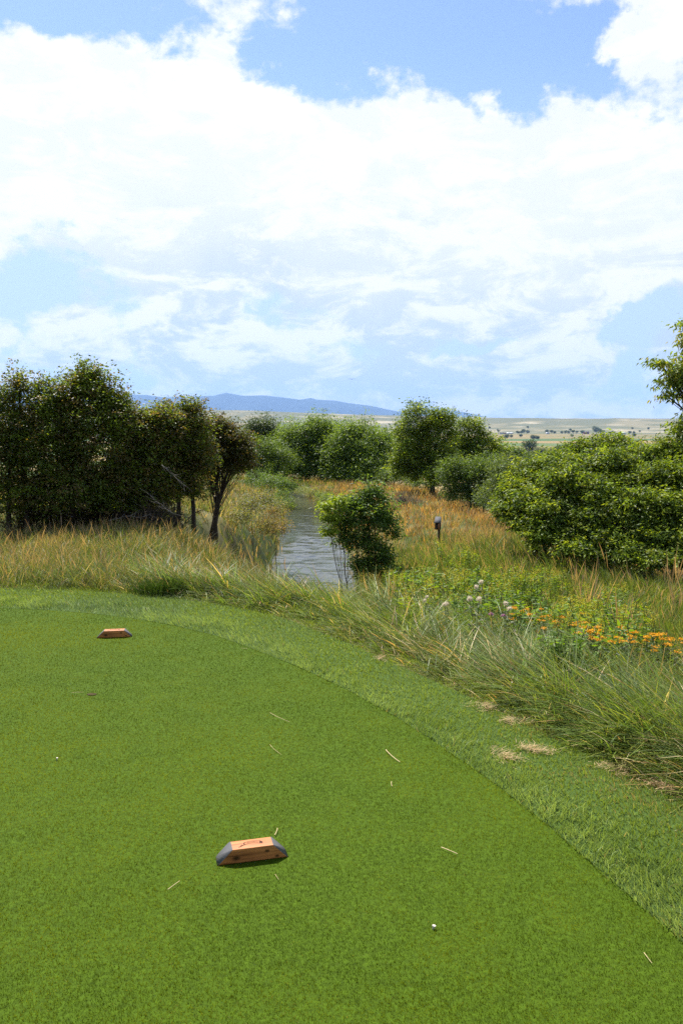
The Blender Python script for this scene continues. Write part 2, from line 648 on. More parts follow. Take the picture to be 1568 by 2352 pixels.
    sky = N(nt, 'ShaderNodeTexSky')
    sky.sky_type = 'NISHITA'
    sky.sun_disc = False
    sky.sun_elevation = SUN_EL
    sky.sun_rotation = SUN_AZ
    sky.altitude = 1300
    sky.air_density = 1.
    sky.dust_density = .6
    vm = N(nt, 'ShaderNodeVectorMath', operation='MULTIPLY')
    vm.inputs[1].default_value = SKYGAIN
    lk.new(sky.outputs[0], vm.inputs[0])
    mx = N(nt, 'ShaderNodeMix', data_type='RGBA')
    lk.new(cover, mx.inputs[0])
    lowsky = N(nt, 'ShaderNodeMapRange', interpolation_type='SMOOTHSTEP')
    lowsky.inputs['From Min'].default_value = .10
    lowsky.inputs['From Max'].default_value = .42
    lowsky.inputs['To Min'].default_value = .85
    lowsky.inputs['To Max'].default_value = 0
    lk.new(el, lowsky.inputs['Value'])
    ls = N(nt, 'ShaderNodeMix', data_type='RGBA')
    ls.inputs[7].default_value = (4.0, 4.95, 5.8, 1)
    lk.new(lowsky.outputs[0], ls.inputs[0])
    lk.new(vm.outputs[0], ls.inputs[6])
    lk.new(ls.outputs[2], mx.inputs[6])
    lk.new(cl.outputs[2], mx.inputs[7])
    # overhead, outside the cloud bank, the sky is mostly open
    behind = N(nt, 'ShaderNodeMapRange', interpolation_type='SMOOTHSTEP')
    behind.inputs['From Min'].default_value = .35
    behind.inputs['From Max'].default_value = -.25
    behind.inputs['To Max'].default_value = .8
    lk.new(sep.outputs[1], behind.inputs['Value'])
    hi = N(nt, 'ShaderNodeMapRange', interpolation_type='SMOOTHSTEP')
    hi.inputs['From Min'].default_value = .5
    hi.inputs['From Max'].default_value = .95
    hi.inputs['To Min'].default_value = 0
    hi.inputs['To Max'].default_value = .85
    lk.new(el, hi.inputs['Value'])
    mx2 = N(nt, 'ShaderNodeMix', data_type='RGBA')
    lk.new(math_('MAXIMUM', hi.outputs[0], behind.outputs[0]), mx2.inputs[0])
    lk.new(mx.outputs[2], mx2.inputs[6])
    lk.new(sky.outputs[0], mx2.inputs[7])
    bg = N(nt, 'ShaderNodeBackground')
    bg.inputs['Strength'].default_value = .082
    lk.new(mx2.outputs[2], bg.inputs['Color'])
    o = N(nt, 'ShaderNodeOutputWorld')
    lk.new(bg.outputs[0], o.inputs['Surface'])
    w.cycles.sampling_method = 'MANUAL'
    w.cycles.sample_map_resolution = 1024


SKYGAIN = (1.15, 1.15, 1.32)
build_world()
sd = bpy.data.lights.new('sun', 'SUN')
sd.energy = 5.0
sd.angle = R(.53)
sd.color = (1, .955, .88)
so = bpy.data.objects.new('sun', sd)
COL.objects.link(so)
sdir = Vector((math.cos(SUN_EL) * math.sin(SUN_AZ), math.cos(SUN_EL) * math.cos(SUN_AZ), math.sin(SUN_EL)))
so.rotation_euler = sdir.to_track_quat('Z', 'Y').to_euler()
so.location = (0, 0, 30)

cd = bpy.data.cameras.new('camera')
cam = bpy.data.objects.new('camera', cd)
COL.objects.link(cam)
cd.sensor_fit = 'VERTICAL'
cd.sensor_height = 22.2
cd.sensor_width = 14.8
cd.lens = FD * 22.2 / 2352
cd.clip_start = .05
cd.clip_end = 80000
cam.location = (0, 0, EYE)
cam.rotation_euler = (R(90) - PITCH, 0, 0)
scn.camera = cam

vs = scn.view_settings
scn.display_settings.display_device = 'sRGB'
vs.view_transform = 'Standard'
vs.look = 'None'
vs.exposure = 1.02
vs.gamma = 1
cy = scn.cycles
cy.use_denoising = False
cy.denoiser = 'OPENIMAGEDENOISE'
cy.denoising_input_passes = 'RGB_ALBEDO_NORMAL'
cy.denoising_prefilter = 'ACCURATE'
cy.max_bounces = 6
cy.diffuse_bounces = 3
cy.glossy_bounces = 2
cy.transmission_bounces = 3
cy.volume_bounces = 0
cy.transparent_max_bounces = 4
cy.caustics_reflective = False
cy.caustics_refractive = False
cy.sample_clamp_indirect = 4
cy.use_fast_gi = False

# ------------------------------------------------------------------ ground sheet to the horizon
ys = [-9.0]
while ys[-1] < 12:
    ys.append(ys[-1] + .16)
while ys[-1] < 9500:
    ys.append(ys[-1] * 1.0155)
ys = np.array(ys)
us = np.linspace(-1, 1, 321)
us = np.sign(us) * np.abs(us) ** 1.15
XX = us[None] * (1.05 * np.maximum(ys, 0)[:, None] + 13)
YY = np.repeat(ys[:, None], len(us), 1)
gx, gy = XX.ravel(), YY.ravel()
gz = ground_h(gx, gy)
nr, nc = XX.shape
ii = np.arange(nr - 1)[:, None] * nc + np.arange(nc - 1)[None]
GF = np.stack([ii, ii + 1, ii + nc + 1, ii + nc], -1).reshape(-1, 4)


def mixc(a, b, t):
    t = np.asarray(t)[..., None]
    return np.asarray(a) * (1 - t) + np.asarray(b) * t


n1 = fbm(gx * .8, gy * .8, 4)
near_c = mixc((.05, .07, .02), (.12, .11, .045), sstep(.35, .65, n1))
# valley fields: strips of hay, stubble and green pasture; dry sage hills behind
az_ = gx / np.maximum(gy, 1)
nb = fbm(gx / 260 + 3, gy / 420, 4)
strip = fbm(gx / 700 + 9, gy / 90 + 2, 2)
field_c = mixc((.21, .165, .07), (.07, .115, .04), sstep(.44, .52, strip))
field_c = mixc(field_c, np.array((.27, .18, .08)), sstep(.60, .68, fbm(gx / 500, gy / 160 + 40, 2)) * .8)
yb = gy * (1 + .10 * (fbm(az_ * 9, gy / 900, 3) - .5))
for lo_, hi_, cc_, k_ in ((1150, 1500, (.22, .19, .07), .8), (1550, 1900, (.085, .13, .05), .8), (1950, 2350, (.25, .17, .075), .85), (2400, 2950, (.06, .115, .04), .9), (3000, 3500, (.24, .175, .08), .7)):
    field_c = mixc(field_c, np.array(cc_), sstep(lo_ - 30, lo_ + 30, yb) * (1 - sstep(hi_ - 30, hi_ + 30, yb)) * k_)
hill_n = fbm(az_ * 26, gy / 260, 5)
hill_c = mixc((.12, .125, .07), (.21, .185, .105), sstep(.42, .66, hill_n))
hill_c = mixc(hill_c, np.array((.36, .31, .21)), sstep(.66, .75, fbm(az_ * 18 + 4, gy / 130, 4)))
hill_c = mixc(hill_c, np.array((.09, .105, .06)), sstep(.62, .74, fbm(az_ * 40 + 14, gy / 330, 4)) * .7)
far_c = mixc(field_c, hill_c, sstep(3300, 4300, gy + 900 * (nb - .5)))
gc = mixc(near_c, far_c, sstep(150, 420, gy))
g = make('ground', np.stack([gx, gy, gz - .004], -1), GF, M['ground'], gc, smooth=True)
struct(g)

# tee sheet and fringe sheet, each a few millimetres above the ground
np_in = len(INNER)
V = np.concatenate([INNER, np.full((np_in, 1), .004)], 1)
tee = make('tee_lawn', V, [np.arange(np_in)[None]], M['turf'])
struct(tee)
ro = []
for k in np.linspace(0, 1, 160):
    ro.append(k)


def resample(P, n):
    P = np.asarray(P, float)
    s = np.concatenate([[0], np.cumsum(np.linalg.norm(np.diff(P, axis=0), axis=1))])
    q = np.linspace(0, s[-1], n)
    return np.stack([np.interp(q, s, P[:, 0]), np.interp(q, s, P[:, 1])], -1)


ia = INNER[:-1]
oa = OUTER[:-1]
A_, B_ = resample(ia, 160), resample(oa, 160)
V = np.concatenate([np.c_[A_, np.full(160, .0045)], np.c_[B_, np.full(160, .0045)]])
k = np.arange(159)
F = np.stack([k, k + 1, k + 161, k + 160], -1)
fr = make('fringe_lawn', V, F, M['fringe'])
struct(fr)

# creek
NW = 1500
cw = resample(CREEK[:, :2], NW)
hw = np.interp(cw[:, 1], CREEK[:, 1], CREEK[:, 2]) + .75
tg = np.gradient(cw, axis=0)
tg /= np.linalg.norm(tg, axis=1)[:, None]
nrm = np.stack([tg[:, 1], -tg[:, 0]], -1)
cols = 56
jj = np.linspace(-1, 1, cols)
wx_ = cw[:, None, 0] + nrm[:, None, 0] * hw[:, None] * jj[None]
wy_ = cw[:, None, 1] + nrm[:, None, 1] * hw[:, None] * jj[None]
wz_ = WATER_Z + (.03 + .10 * sstep(.35, .65, fbm(wx_ * .5 + 3, wy_ * .22, 2))) * (fbm(wx_ * 1.1 + 40, wy_ * 1.25 + 11, 3) - .5) + .010 * (fbm(wx_ * 5 + 3, wy_ * 4.5, 2) - .5)
ii = np.arange(NW - 1)[:, None] * cols + np.arange(cols - 1)[None]
water = make('creek_water', np.stack([wx_, wy_, wz_], -1).reshape(-1, 3), np.stack([ii, ii + 1, ii + cols + 1, ii + cols], -1).reshape(-1, 4), M['water'], smooth=True)
struct(water)

# ------------------------------------------------------------------ mountains
MT = [(-500, 925), (-200, 905), (0, 896), (120, 892), (220, 898), (290, 906), (340, 907), (385, 913), (450, 910), (495, 909), (522, 902), (560, 909), (610, 908), (660, 914), (690, 918), (715, 914),
      (730, 918), (770, 920), (800, 926), (850, 932), (905, 944), (960, 958), (1000, 975), (1100, 991)]
MT2 = [(780, 985), (860, 960), (905, 946), (950, 940), (1000, 938), (1045, 944), (1090, 952), (1115, 960), (1135, 966), (1160, 962), (1230, 963), (1280, 968), (1340, 985)]


def range_mesh(name, pts, Y, depth, amp):
    a = np.linspace(pts[0][0], pts[-1][0], 420)
    topy = np.interp(a, [p[0] for p in pts], [p[1] for p in pts])
    az = (a - CX) / FD / CT
    zt = np.array([at(p, q, Y)[2] for p, q in zip(a, topy)])
    rows = 46
    V = np.empty((rows, len(a), 3))
    for r in range(rows):
        t = r / (rows - 1)
        y = Y - depth + t * depth * 1.5
        u = (y - (Y - depth)) / depth
        prof = np.clip(np.where(u <= 1, u, 2.2 - 1.2 * u), 0, 1)
        rid = np.abs(fbm(az * 42 + t * 1.3, np.full_like(az, t * 5), 5) - .5) * 2
        z = -60 + (zt + 60) * (prof ** .85) * (1 - amp * rid * (1 - prof) * 1.3)
        V[r] = np.stack([az * Y * (1 + 0 * y), np.full_like(az, y), z], -1)
    n = len(a)
    ii = np.arange(rows - 1)[:, None] * n + np.arange(n - 1)[None]
    o = make(name, V.reshape(-1, 3), np.stack([ii, ii + 1, ii + n + 1, ii + n], -1).reshape(-1, 4), M['hills'], smooth=True)
    return struct(o)


range_mesh('mountains', MT, 25000, 5000, 1.0)
range_mesh('mountains', MT2, 29000, 4000, .8)

# haze: one closed box around the whole place
mb = MB()
mb.box((0, 15500, 745), (46000, 33000, 1510 + 300))
m, nt, ns, lk = newmat('haze_air')
pv = N(nt, 'ShaderNodeVolumePrincipled')
pv.inputs['Color'].default_value = (.30, .51, .95, 1)
pv.inputs['Density'].default_value = 3.6e-5
pv.inputs['Anisotropy'].default_value = .2
o_ = N(nt, 'ShaderNodeOutputMaterial')
lk.new(pv.outputs[0], o_.inputs['Volume'])
hz = mb.build('haze', m)
hz['kind'] = 'stuff'

# ------------------------------------------------------------------ mown grass
def in_view(x, y, margin=1.0):
    return np.abs(x) < .43 * y + margin


def scatter(n, y0, y1, power, margin=1.0, xlim=None):
    """random ground points, denser near: density ~ y**-power"""
    out = []
    tot = 0
    k = 1.0 - power + 1.0
    while tot < n:
        u = rng.random(n)
        # area element ~ width(y) dy with width ~ .86y+2m ; approximate by y
        e = 2 - power
        if abs(e) < 1e-6:
            y = y0 * (y1 / y0) ** u
        else:
            y = (y0 ** e + u * (y1 ** e - y0 ** e)) ** (1 / e)
        x = rng.uniform(-1, 1, n) * (.43 * y + margin)
        if xlim is not None:
            kk = (x > xlim[0]) & (x < xlim[1])
            x, y = x[kk], y[kk]
        out.append((x, y))
        tot += len(x)
        if xlim is not None and len(out) > 12:
            break
    x = np.concatenate([o[0] for o in out])[:n]
    y = np.concatenate([o[1] for o in out])[:n]
    return x, y


LAWN_N = 620000
x, y = scatter(LAWN_N, 1.75, 8.0, 1.55, .5)
sdi = poly_sd(INNER, x, y)
k = sdi < -.004
x, y = x[k], y[k]
n = len(x)
big = fbm(x * 1.1 + 5, y * 1.1, 4)
mid = fbm(x * 7, y * 7 + 3, 3)
t = sstep(.3, .7, .62 * big + .38 * mid)
c = mixc((.050, .088, .001), (.158, .195, .003), t)
c = c * (1 + 1.0 * (rng.random((n, 1)) - .45))
dry = rng.random(n) < (.025 + .05 * sstep(.5, .7, mid))
c[dry] = np.array((.30, .27, .10)) * (.7 + .6 * rng.random((dry.sum(), 1)))
hh = rng.uniform(.006, .013, n) * (1 + .25 * (big - .5) * 2) * (1 - .35 * dry)
V, F, C = blades(np.c_[x, y, np.full(n, .003)], hh, np.maximum(.0016, y * .0005) * rng.uniform(.7, 1.4, n), rng.uniform(0, TAU, n), rng.uniform(.1, .9, n), .3, (1, .15), c)
o = make('lawn_grass', V, F, M['lawn'], C)
tag(o, 'closely mown bright green grass of the tee', 'grass', kind='stuff')

x, y = scatter(600000, 1.3, 9.0, 1.6, 2.0)
si, sdo = poly_sd(INNER, x, y), poly_sd(OUTER, x, y)
k = (si > -.01) & (sdo < .3)
x, y, si, sdo = x[k], y[k], si[k], sdo[k]
n = len(x)
big = fbm(x * 1.6, y * 1.6, 4)
mid = fbm(x * 9, y * 9, 3)
mow = sstep(-.55, -.35, sdo)          # outer band: mown shorter and yellower
c = mixc((.135, .205, .042), (.28, .37, .12), sstep(.3, .7, .5 * big + .5 * mid))
c = mixc(c, np.array((.165, .225, .015)), mow * .75)
# worn strip with dry blades
wx = sstep(.55, .75, fbm(x * 3 + 4, y * 3, 3)) * sstep(.9, 1.6, x + .25)
c = np.where((rng.random(n) < .10)[:, None], np.array((.30, .38, .17)), c)  # random pale blades: silvery blade highlights put into the colour
dry = rng.random(n) < .012 + .35 * wx
c = c * (1 + .6 * (rng.random((n, 1)) - .45))
c[dry] = np.array((.38, .29, .14)) * (.6 + .7 * rng.random((dry.sum(), 1)))
hh = rng.uniform(.024, .062, n) * (1 - .45 * mow) * (.85 + .15 * sstep(0, .10, si)) * (.75 + .5 * mid)
az0 = -2.3 + 2.2 * (fbm(x * 1.3 + 9, y * 1.3, 2) - .5) * 2 + rng.normal(0, .8, n)
V, F, C = blades(np.c_[x, y, np.full(n, .003)], hh, np.maximum(.0028, y * .0006) * rng.uniform(.7, 1.3, n), az0, rng.uniform(.05, .55, n), rng.uniform(.2, 1.1, n), (1, .85, .15), c)
o = make('fringe_grass', V, F, M['sheen'], C)
tag(o, 'longer blue green collar of grass around the tee', 'grass', kind='stuff')

# ------------------------------------------------------------------ tall grass
def meadow_tint(x, y, n):
    """returns base colour and dryness 0..1 for tall grass at x, y"""
    nA = fbm(x * .55 + 3, y * .35, 4)
    nB = fbm(x * 1.7, y * 1.1 + 8, 3)
    d = .05 + .55 * (nA - .5) + .45 * (nB - .5)
    d = d + .62 * sstep(20, 34, y) * sstep(-2, 1, x)            # far meadow goes orange
    d = d + .25 * sstep(2.5, 5, x) * sstep(14, 18, y)
    d = d + .22 * sstep(-2, -5, x) * sstep(9, 10, y) * (1 - sstep(11, 13, y))
    d = d + .25 * sstep(11.0, 12.5, y) * (1 - sstep(-1.5, 0, x))
    d = d - .35 * sstep(9, 12, y) * (1 - sstep(17, 21, y)) * sstep(.8, 1.4, x) * (1 - sstep(4.5, 6, x))
    return np.clip(d, 0, 1)


GREENS = np.array([(.075, .13, .018), (.11, .17, .025), (.175, .205, .035), (.11, .155, .055)])
TANS = np.array([(.42, .30, .13), (.34, .26, .12), (.50, .40, .23), (.40, .23, .10)])


def out(x, y, d=.06):
    return poly_sd(OUTER, x, y) > d


def dry_land(x, y):
    return creek_d(x, y) > -.05


def tall(name, label, n, y0, y1, power, keep, hfun, tans=None, prof=(1, .95, .8, .55, .1), wmin=.005, wk=.0007, lean=(.02, .35), curl=(.2, 1.2), azf=None, dryk=1., margin=1.5, xlim=None, seedfrac=.18, dryadd=0., tint=1., tmax=1.75, edge=.03, azj=.5, mat='grass'):
    # tussocks: blades grow in clumps that share a lean, a height and a tone
    xc_, yc_ = scatter(n // 11, y0, y1, power, margin, xlim)
    ck = keep(xc_, yc_)
    xc_, yc_ = xc_[ck], yc_[ck]
    nc_ = len(xc_)
    caz = rng.uniform(0, TAU, nc_) if azf is None else azf(xc_, yc_)
    clean = rng.random(nc_)
    chh = rng.uniform(.6, 1.2, nc_)
    ctone = rng.uniform(.6, 1.4, nc_)
    cdry = rng.normal(0, .16, nc_)
    ci = np.repeat(np.arange(nc_), rng.poisson(11, nc_))
    ci = rng.permutation(ci)
    rad_ = rng.uniform(.02, .10, nc_)[ci] * (1 + yc_[ci] / 25)
    x = xc_[ci] + rng.normal(0, 1, len(ci)) * rad_
    y = yc_[ci] + rng.normal(0, 1, len(ci)) * rad_
    k = out(x, y, edge) & dry_land(x, y)
    x, y, ci = x[k], y[k], ci[k]
    n = len(x)
    z = ground_h(x, y)
    d = np.clip(meadow_tint(x, y, n) * dryk + dryadd + cdry[ci], 0, 1)
    isdry = rng.random(n) < d * .85
    gi = rng.integers(0, 4, n)
    c = np.where(isdry[:, None], (TANS if tans is None else tans)[gi], mixc(GREENS[gi], np.array((.24, .21, .05)), d * .5))
    c = c * (1 + .6 * (rng.random((n, 1)) - .5)) * tint * ctone[ci][:, None]
    h = hfun(x, y) * rng.uniform(.6, 1.1, n) * chh[ci]
    az = caz[ci] + rng.normal(0, azj, n)
    ln = lean[0] + (lean[1] - lean[0]) * np.clip(clean[ci] + rng.normal(0, .25, n), 0, 1.4)
    cu = curl[0] + (curl[1] - curl[0]) * np.clip(.4 * clean[ci] + .6 * rng.random(n), 0, 1)
    w = np.maximum(wmin, y * wk) * rng.uniform(.6, 1.3, n)
    ns_ = int(n * seedfrac)
    V, F, C = blades(np.c_[x, y, z - .01][ns_:], h[ns_:], w[ns_:], az[ns_:], ln[ns_:], cu[ns_:], prof, c[ns_:], tmax=tmax)
    if ns_:
        head = mixc(np.array((.26, .20, .10)), np.array((.42, .26, .15)), rng.random(ns_)) * (.7 + .6 * rng.random((ns_, 1)))
        stem = mixc(np.array((.16, .17, .05)), np.array((.32, .24, .11)), np.clip(d[:ns_] * 1.2, 0, 1))
        V2, F2, C2 = blades(np.c_[x, y, z - .01][:ns_], h[:ns_] * 1.2, w[:ns_] * .6, az[:ns_], rng.uniform(.0, .22, ns_), rng.uniform(.1, .7, ns_), (.4, .35, .35, .35, 1.6, 2.1, 1.2, .2), stem, tipcol=head, tipfrom=.55)
        V, F, C = np.concatenate([V, V2]), np.concatenate([F, F2 + len(V)]), np.concatenate([C, C2])
    o = make(name, V, F, M[mat], C)
    tag(o, label, 'grass', kind='stuff')
    return n


# A: upright stand on the left, behind the tee
tall('tall_grass', 'upright yellow green tall grass behind the far end of the tee', 75000, 8.0, 12.6, 1.0,
     lambda x, y: out(x, y, .05) & (x < -.5 + .6 * rng.random(len(x)) - .25 * (y - 8)) & dry_land(x, y),
     lambda x, y: .31 * (.6 + .4 * sstep(0, .4, poly_sd(OUTER, x, y))) * (.75 + .5 * fbm(x * 1.2, y * 1.2, 2)), margin=1.4, xlim=(-8, .3), curl=(.3, 1.8), seedfrac=.05, wmin=.0042, wk=.0005, lean=(.05, .6))


# B: lodged grass combed over towards the lawn
def laid_az(x, y):
    return -2.75 + 2.6 * (fbm(x * .9 + 20, y * .9 + 4, 3) - .5) * 2 + rng.normal(0, 1.0, len(x))


tall('lodged_grass', 'long wind flattened grass lying along the edge of the mown tee', 330000, 1.4, 9.5, 1.3,
     lambda x, y: out(x, y, .05) & (poly_sd(OUTER, x, y) < 1.5 + .5 * fbm(x * 2, y * 2, 2)) & (x > -2.0),
     lambda x, y: .56 * (.4 + 1.1 * fbm(x * 1.4 + 7, y * 1.4, 2)) * (.3 + .7 * sstep(.0, .6, poly_sd(OUTER, x, y))), lean=(.55, 1.35), curl=(.3, 1.0), tmax=1.5, azj=.16, mat='sheen', tint=1.25, azf=laid_az, margin=2.0, seedfrac=0, dryk=.6, dryadd=.02, wmin=.0075, wk=.0012)

# C: mixed meadow on the slope
tall('meadow_grass', 'mixed green and tan meadow grass on the slope right of the creek', 260000, 3.4, 24, 1.35,
     lambda x, y: (poly_sd(OUTER, x, y) > 1.1) & (x > -1.2 - .1 * (y - 9)) & dry_land(x, y) & ((x > -.1 * y + 1.0) | (y < 12.5)),
     lambda x, y: .46 * (.55 + .85 * fbm(x * .8, y * .8, 3)) * (1 - .18 * sstep(.6, 1.2, x) * sstep(5.5, 6.5, y) * (1 - sstep(13, 15, y))) * (1 - .4 * sstep(11, 13, y) * (x < .5)), azf=lambda x, y: -2.2 + 2.6 * (fbm(x * .6, y * .6, 2) - .5) * 2 + rng.normal(0, .9, len(x)), margin=2.5, curl=(.3, 1.5), seedfrac=.03)

# D: far meadow and banks
tall('far_meadow_grass', 'orange tan grass on the bank between the creek and the trees', 170000, 17, 78, 1.25,
     lambda x, y: (x > -.04 * y) & dry_land(x, y), lambda x, y: .40 * (.65 + .7 * fbm(x * .5, y * .3, 3)), prof=(1, .9, .1), wk=.0006, margin=3, seedfrac=.2, dryadd=.06, tans=np.array([(.46, .25, .08), (.38, .22, .08), (.52, .34, .16), (.44, .19, .07)]))
tall('bank_grass', 'shaggy green and brown grass on the left bank of the creek', 110000, 11.5, 78, 1.35,
     lambda x, y: (x < -.04 * y + .8) & dry_land(x, y), lambda x, y: (.20 + .20 * sstep(14, 20, y)) * (.6 + .8 * fbm(x * .7, y * .4, 3)), prof=(1, .9, .1), wk=.0006, margin=3, seedfrac=.10)

# ------------------------------------------------------------------ trees
def bez(a, b, c, n):
    t = np.linspace(0, 1, n)[:, None]
    return a * (1 - t) ** 2 + 2 * b * t * (1 - t) + c * t ** 2


def blob(px, py, Y, rx, ry, dk=1.0):
    c = at(px, py, Y)
    s = Y / FD
    return c, np.array([rx * s, max(rx, ry) * s * dk, ry * s])


def leaves(P, L, W, droop, cols, spread=1.0, out_dir=None):
    n = len(P)
    a = rng.normal(0, 1, (n, 3))
    if out_dir is not None:
        a = a * .7 + out_dir * .8
    a[:, 2] = a[:, 2] * .5 - droop
    a /= np.linalg.norm(a, axis=1)[:, None]
    r = rng.normal(0, 1, (n, 3))
    r[:, 2] *= .3
    s = np.cross(a, r)
    s = np.cross(a, np.cross(r, a))
    s /= np.linalg.norm(s, axis=1)[:, None] + 1e-9
    nn = np.cross(a, s)
    L = np.broadcast_to(L, (n,))[:, None] * rng.uniform(.65, 1.25, (n, 1))
    W = np.broadcast_to(W, (n,))[:, None] * rng.uniform(.75, 1.2, (n, 1))
    V = np.stack([P, P + a * L * .42 + s * W / 2 + nn * W * .16, P + a * L, P + a * L * .42 - s * W / 2 + nn * W * .16], 1)
    i = np.arange(n)[:, None] * 4
    F = np.concatenate([i + np.array([[0, 1, 2]]), i + np.array([[0, 2, 3]])])
    C = np.repeat(cols[:, None], 4, 1)
    return V.reshape(-1, 3), F, C.reshape(-1, 3)


def tree(name, label, cat, stems, blobs, ncl, per, leafL, leafW, pal, group=None, r0=.07, crad=.16, droop=.35, bark='bark', shell=.5, spikes=.12, twigs=.14, barkcol=None, mat='leaf', gap=.45, jitter=.35):
    """stems: base points; blobs: (centre, radii)"""
    base = np.array(stems[0], float)
    T = thing(name, label, cat, base, group)
    cs = np.array([b[0] for b in blobs])
    rs = np.array([b[1] for b in blobs])
    wgt = (rs[:, 0] * rs[:, 2]) ** .8
    wgt = wgt / wgt.sum()
    bi = rng.choice(len(blobs), ncl, p=wgt)
    d = rng.normal(0, 1, (ncl, 3))
    d /= np.linalg.norm(d, axis=1)[:, None]
    d[:, 2] = np.where(d[:, 2] < -.55, -d[:, 2] * .5, d[:, 2])
    rr = shell + (1 - shell) * rng.random(ncl) ** .7
    lump = .78 + .44 * vnoise(d[:, 0] * 2.3 + bi * 7.7 + 50, d[:, 2] * 2.3 + d[:, 1] * 1.7 + 50)
    spk = rng.random(ncl) < spikes
    rr = rr * lump * np.where(spk & (d[:, 2] > .3), rng.uniform(1.05, 1.35, ncl), 1)
    P = cs[bi] + d * rs[bi] * rr[:, None]
    # gaps: thin out the crown where a noise field is low
    gsc = 2.2 / np.mean(rs)
    g1 = vnoise(P[:, 0] * gsc + 31, P[:, 2] * gsc + P[:, 1] * gsc * .6 + 77)
    keep = (g1 > gap * .55) | (rng.random(ncl) < .25)
    P, bi = P[keep], bi[keep]
    ncl = len(P)
    # wood
    wood = MB()
    stems = [np.array(s, float) for s in stems]
    nodes, nrad = [], []
    for j, (c, r) in enumerate(blobs):
        s = stems[j % len(stems)]
        if j >= len(stems):
            s = nodes[j % len(stems)][0 if j % 2 else 1]
        mid = s * .45 + c * .55
        mid[:2] = s[:2] * .7 + c[:2] * .3
        L = bez(s, mid, c, 10) + np.cumsum(rng.normal(0, .012, (10, 3)) * np.linalg.norm(c - s), 0) * .5
        if j < len(stems):
            L[0] = s - np.array([0, 0, .08])
        rad = r0 * np.linspace(1, .3, 10) * (1 if j < len(stems) else .75)
        wood.tube(L, rad * (1 if j < len(stems) else .55), 7)
        nodes.append(L[3:])
        nrad.append(rad[3:])
    for q in range(int(ncl * twigs)):
        L = nodes[bi[q]]
        k = rng.integers(0, len(L))
        a = L[k]
        b = P[q]
        m_ = (a + b) / 2 + rng.normal(0, .08, 3) * np.linalg.norm(b - a)
        w0 = min(nrad[bi[q]][k] * .4, r0 * .11)
        wood.tube(bez(a, m_, b, 5), np.linspace(w0, w0 * .25, 5), 4)
    wood.build('trunk', M[bark], T, smooth=True)
    # leaves
    pal = np.array(pal, float)
    ccol = pal[rng.integers(0, len(pal), ncl)] * (1 + jitter * (rng.random((ncl, 1)) - .5))
    cnt = rng.poisson(per, ncl)
    idx = np.repeat(np.arange(ncl), cnt)
    sz = rng.uniform(.6, 1.35, ncl)
    od = P - cs[bi]
    od = od / (np.linalg.norm(od, axis=1)[:, None] + 1e-9) + rng.normal(0, .55, od.shape) + np.array([0, 0, .25])
    od /= np.linalg.norm(od, axis=1)[:, None]
    od = od[idx]
    off = rng.normal(0, 1, (len(idx), 3)) * (crad * .62 * sz[idx])[:, None] * np.array([1, 1, .4])
    lp = P[idx] + off + od * (rng.uniform(-1.3, 1.9, len(idx)) * crad * sz[idx])[:, None]
    cc = ccol[idx] * (1 + .45 * (rng.random((len(idx), 1)) - .5))
    V, F, C = leaves(lp, leafL, leafW, droop, cc, out_dir=od)
    make('crown', V, F, M[mat], C, T)
    for ch in T.children:
        ch.location = (-base[0], -base[1], -base[2])
    return T


HAW = [(.10, .145, .02), (.11, .16, .024), (.14, .11, .035), (.08, .10, .028), (.15, .21, .028), (.16, .12, .055), (.09, .13, .03)]


def gpt(px, Y, dx=0, dy=0):
    x = (px - CX) / FD * Y / CT + dx
    return (x, Y + dy, gh(x, Y + dy))


YL = 13.5
tree('hawthorn_tree', 'leftmost dark hawthorn with a thin pointed top, cut by the left edge', 'tree', [gpt(-30, YL), gpt(20, YL), gpt(60, YL)],
     [blob(-10, 975, YL, 78, 95), blob(38, 905, YL, 34, 55, .8), blob(40, 862, YL, 13, 28, 1), blob(-25, 1075, YL, 95, 80), blob(50, 1030, YL, 55, 85), blob(95, 900, YL, 14, 34), blob(-70, 930, YL, 60, 70), blob(30, 1130, YL, 95, 45), blob(20, 1175, YL + .4, 95, 25)],
     2400, 18, .052, .03, HAW, r0=.045, crad=.085, spikes=.2, jitter=.6)
tree('hawthorn_tree', 'largest rounded dark hawthorn rising left of the creek', 'tree', [gpt(110, YL + .4), gpt(170, YL + .2), gpt(225, YL + .5), gpt(140, YL + .9)],
     [blob(195, 925, YL, 78, 70), blob(205, 872, YL, 38, 34), blob(130, 950, YL, 62, 55), blob(120, 1030, YL, 85, 90), blob(230, 1020, YL, 85, 100), blob(165, 1115, YL, 120, 60), blob(265, 950, YL, 38, 45), blob(255, 1110, YL, 70, 55), blob(140, 1150, YL + .2, 110, 35), blob(265, 1150, YL + .2, 70, 32), blob(150, 1185, YL + .7, 100, 22), blob(260, 1182, YL + .9, 60, 22)],
     4600, 18, .052, .03, HAW, r0=.05, crad=.09, spikes=.18, jitter=.6)
tree('hawthorn_tree', 'brownish hawthorn filling the dip right of the largest one', 'tree', [gpt(300, YL + .8), gpt(345, YL + .7)],
     [blob(320, 985, YL + .5, 52, 52), blob(350, 1030, YL + .5, 60, 70), blob(305, 1090, YL + .3, 65, 70), blob(365, 1105, YL + .5, 45, 45), blob(380, 965, YL + .5, 26, 26), blob(335, 1145, YL + .6, 60, 32), blob(335, 1178, YL + 1, 60, 20)],
     2300, 18, .052, .03, HAW[2:] + HAW[:1], r0=.045, crad=.09, spikes=.2, jitter=.6)
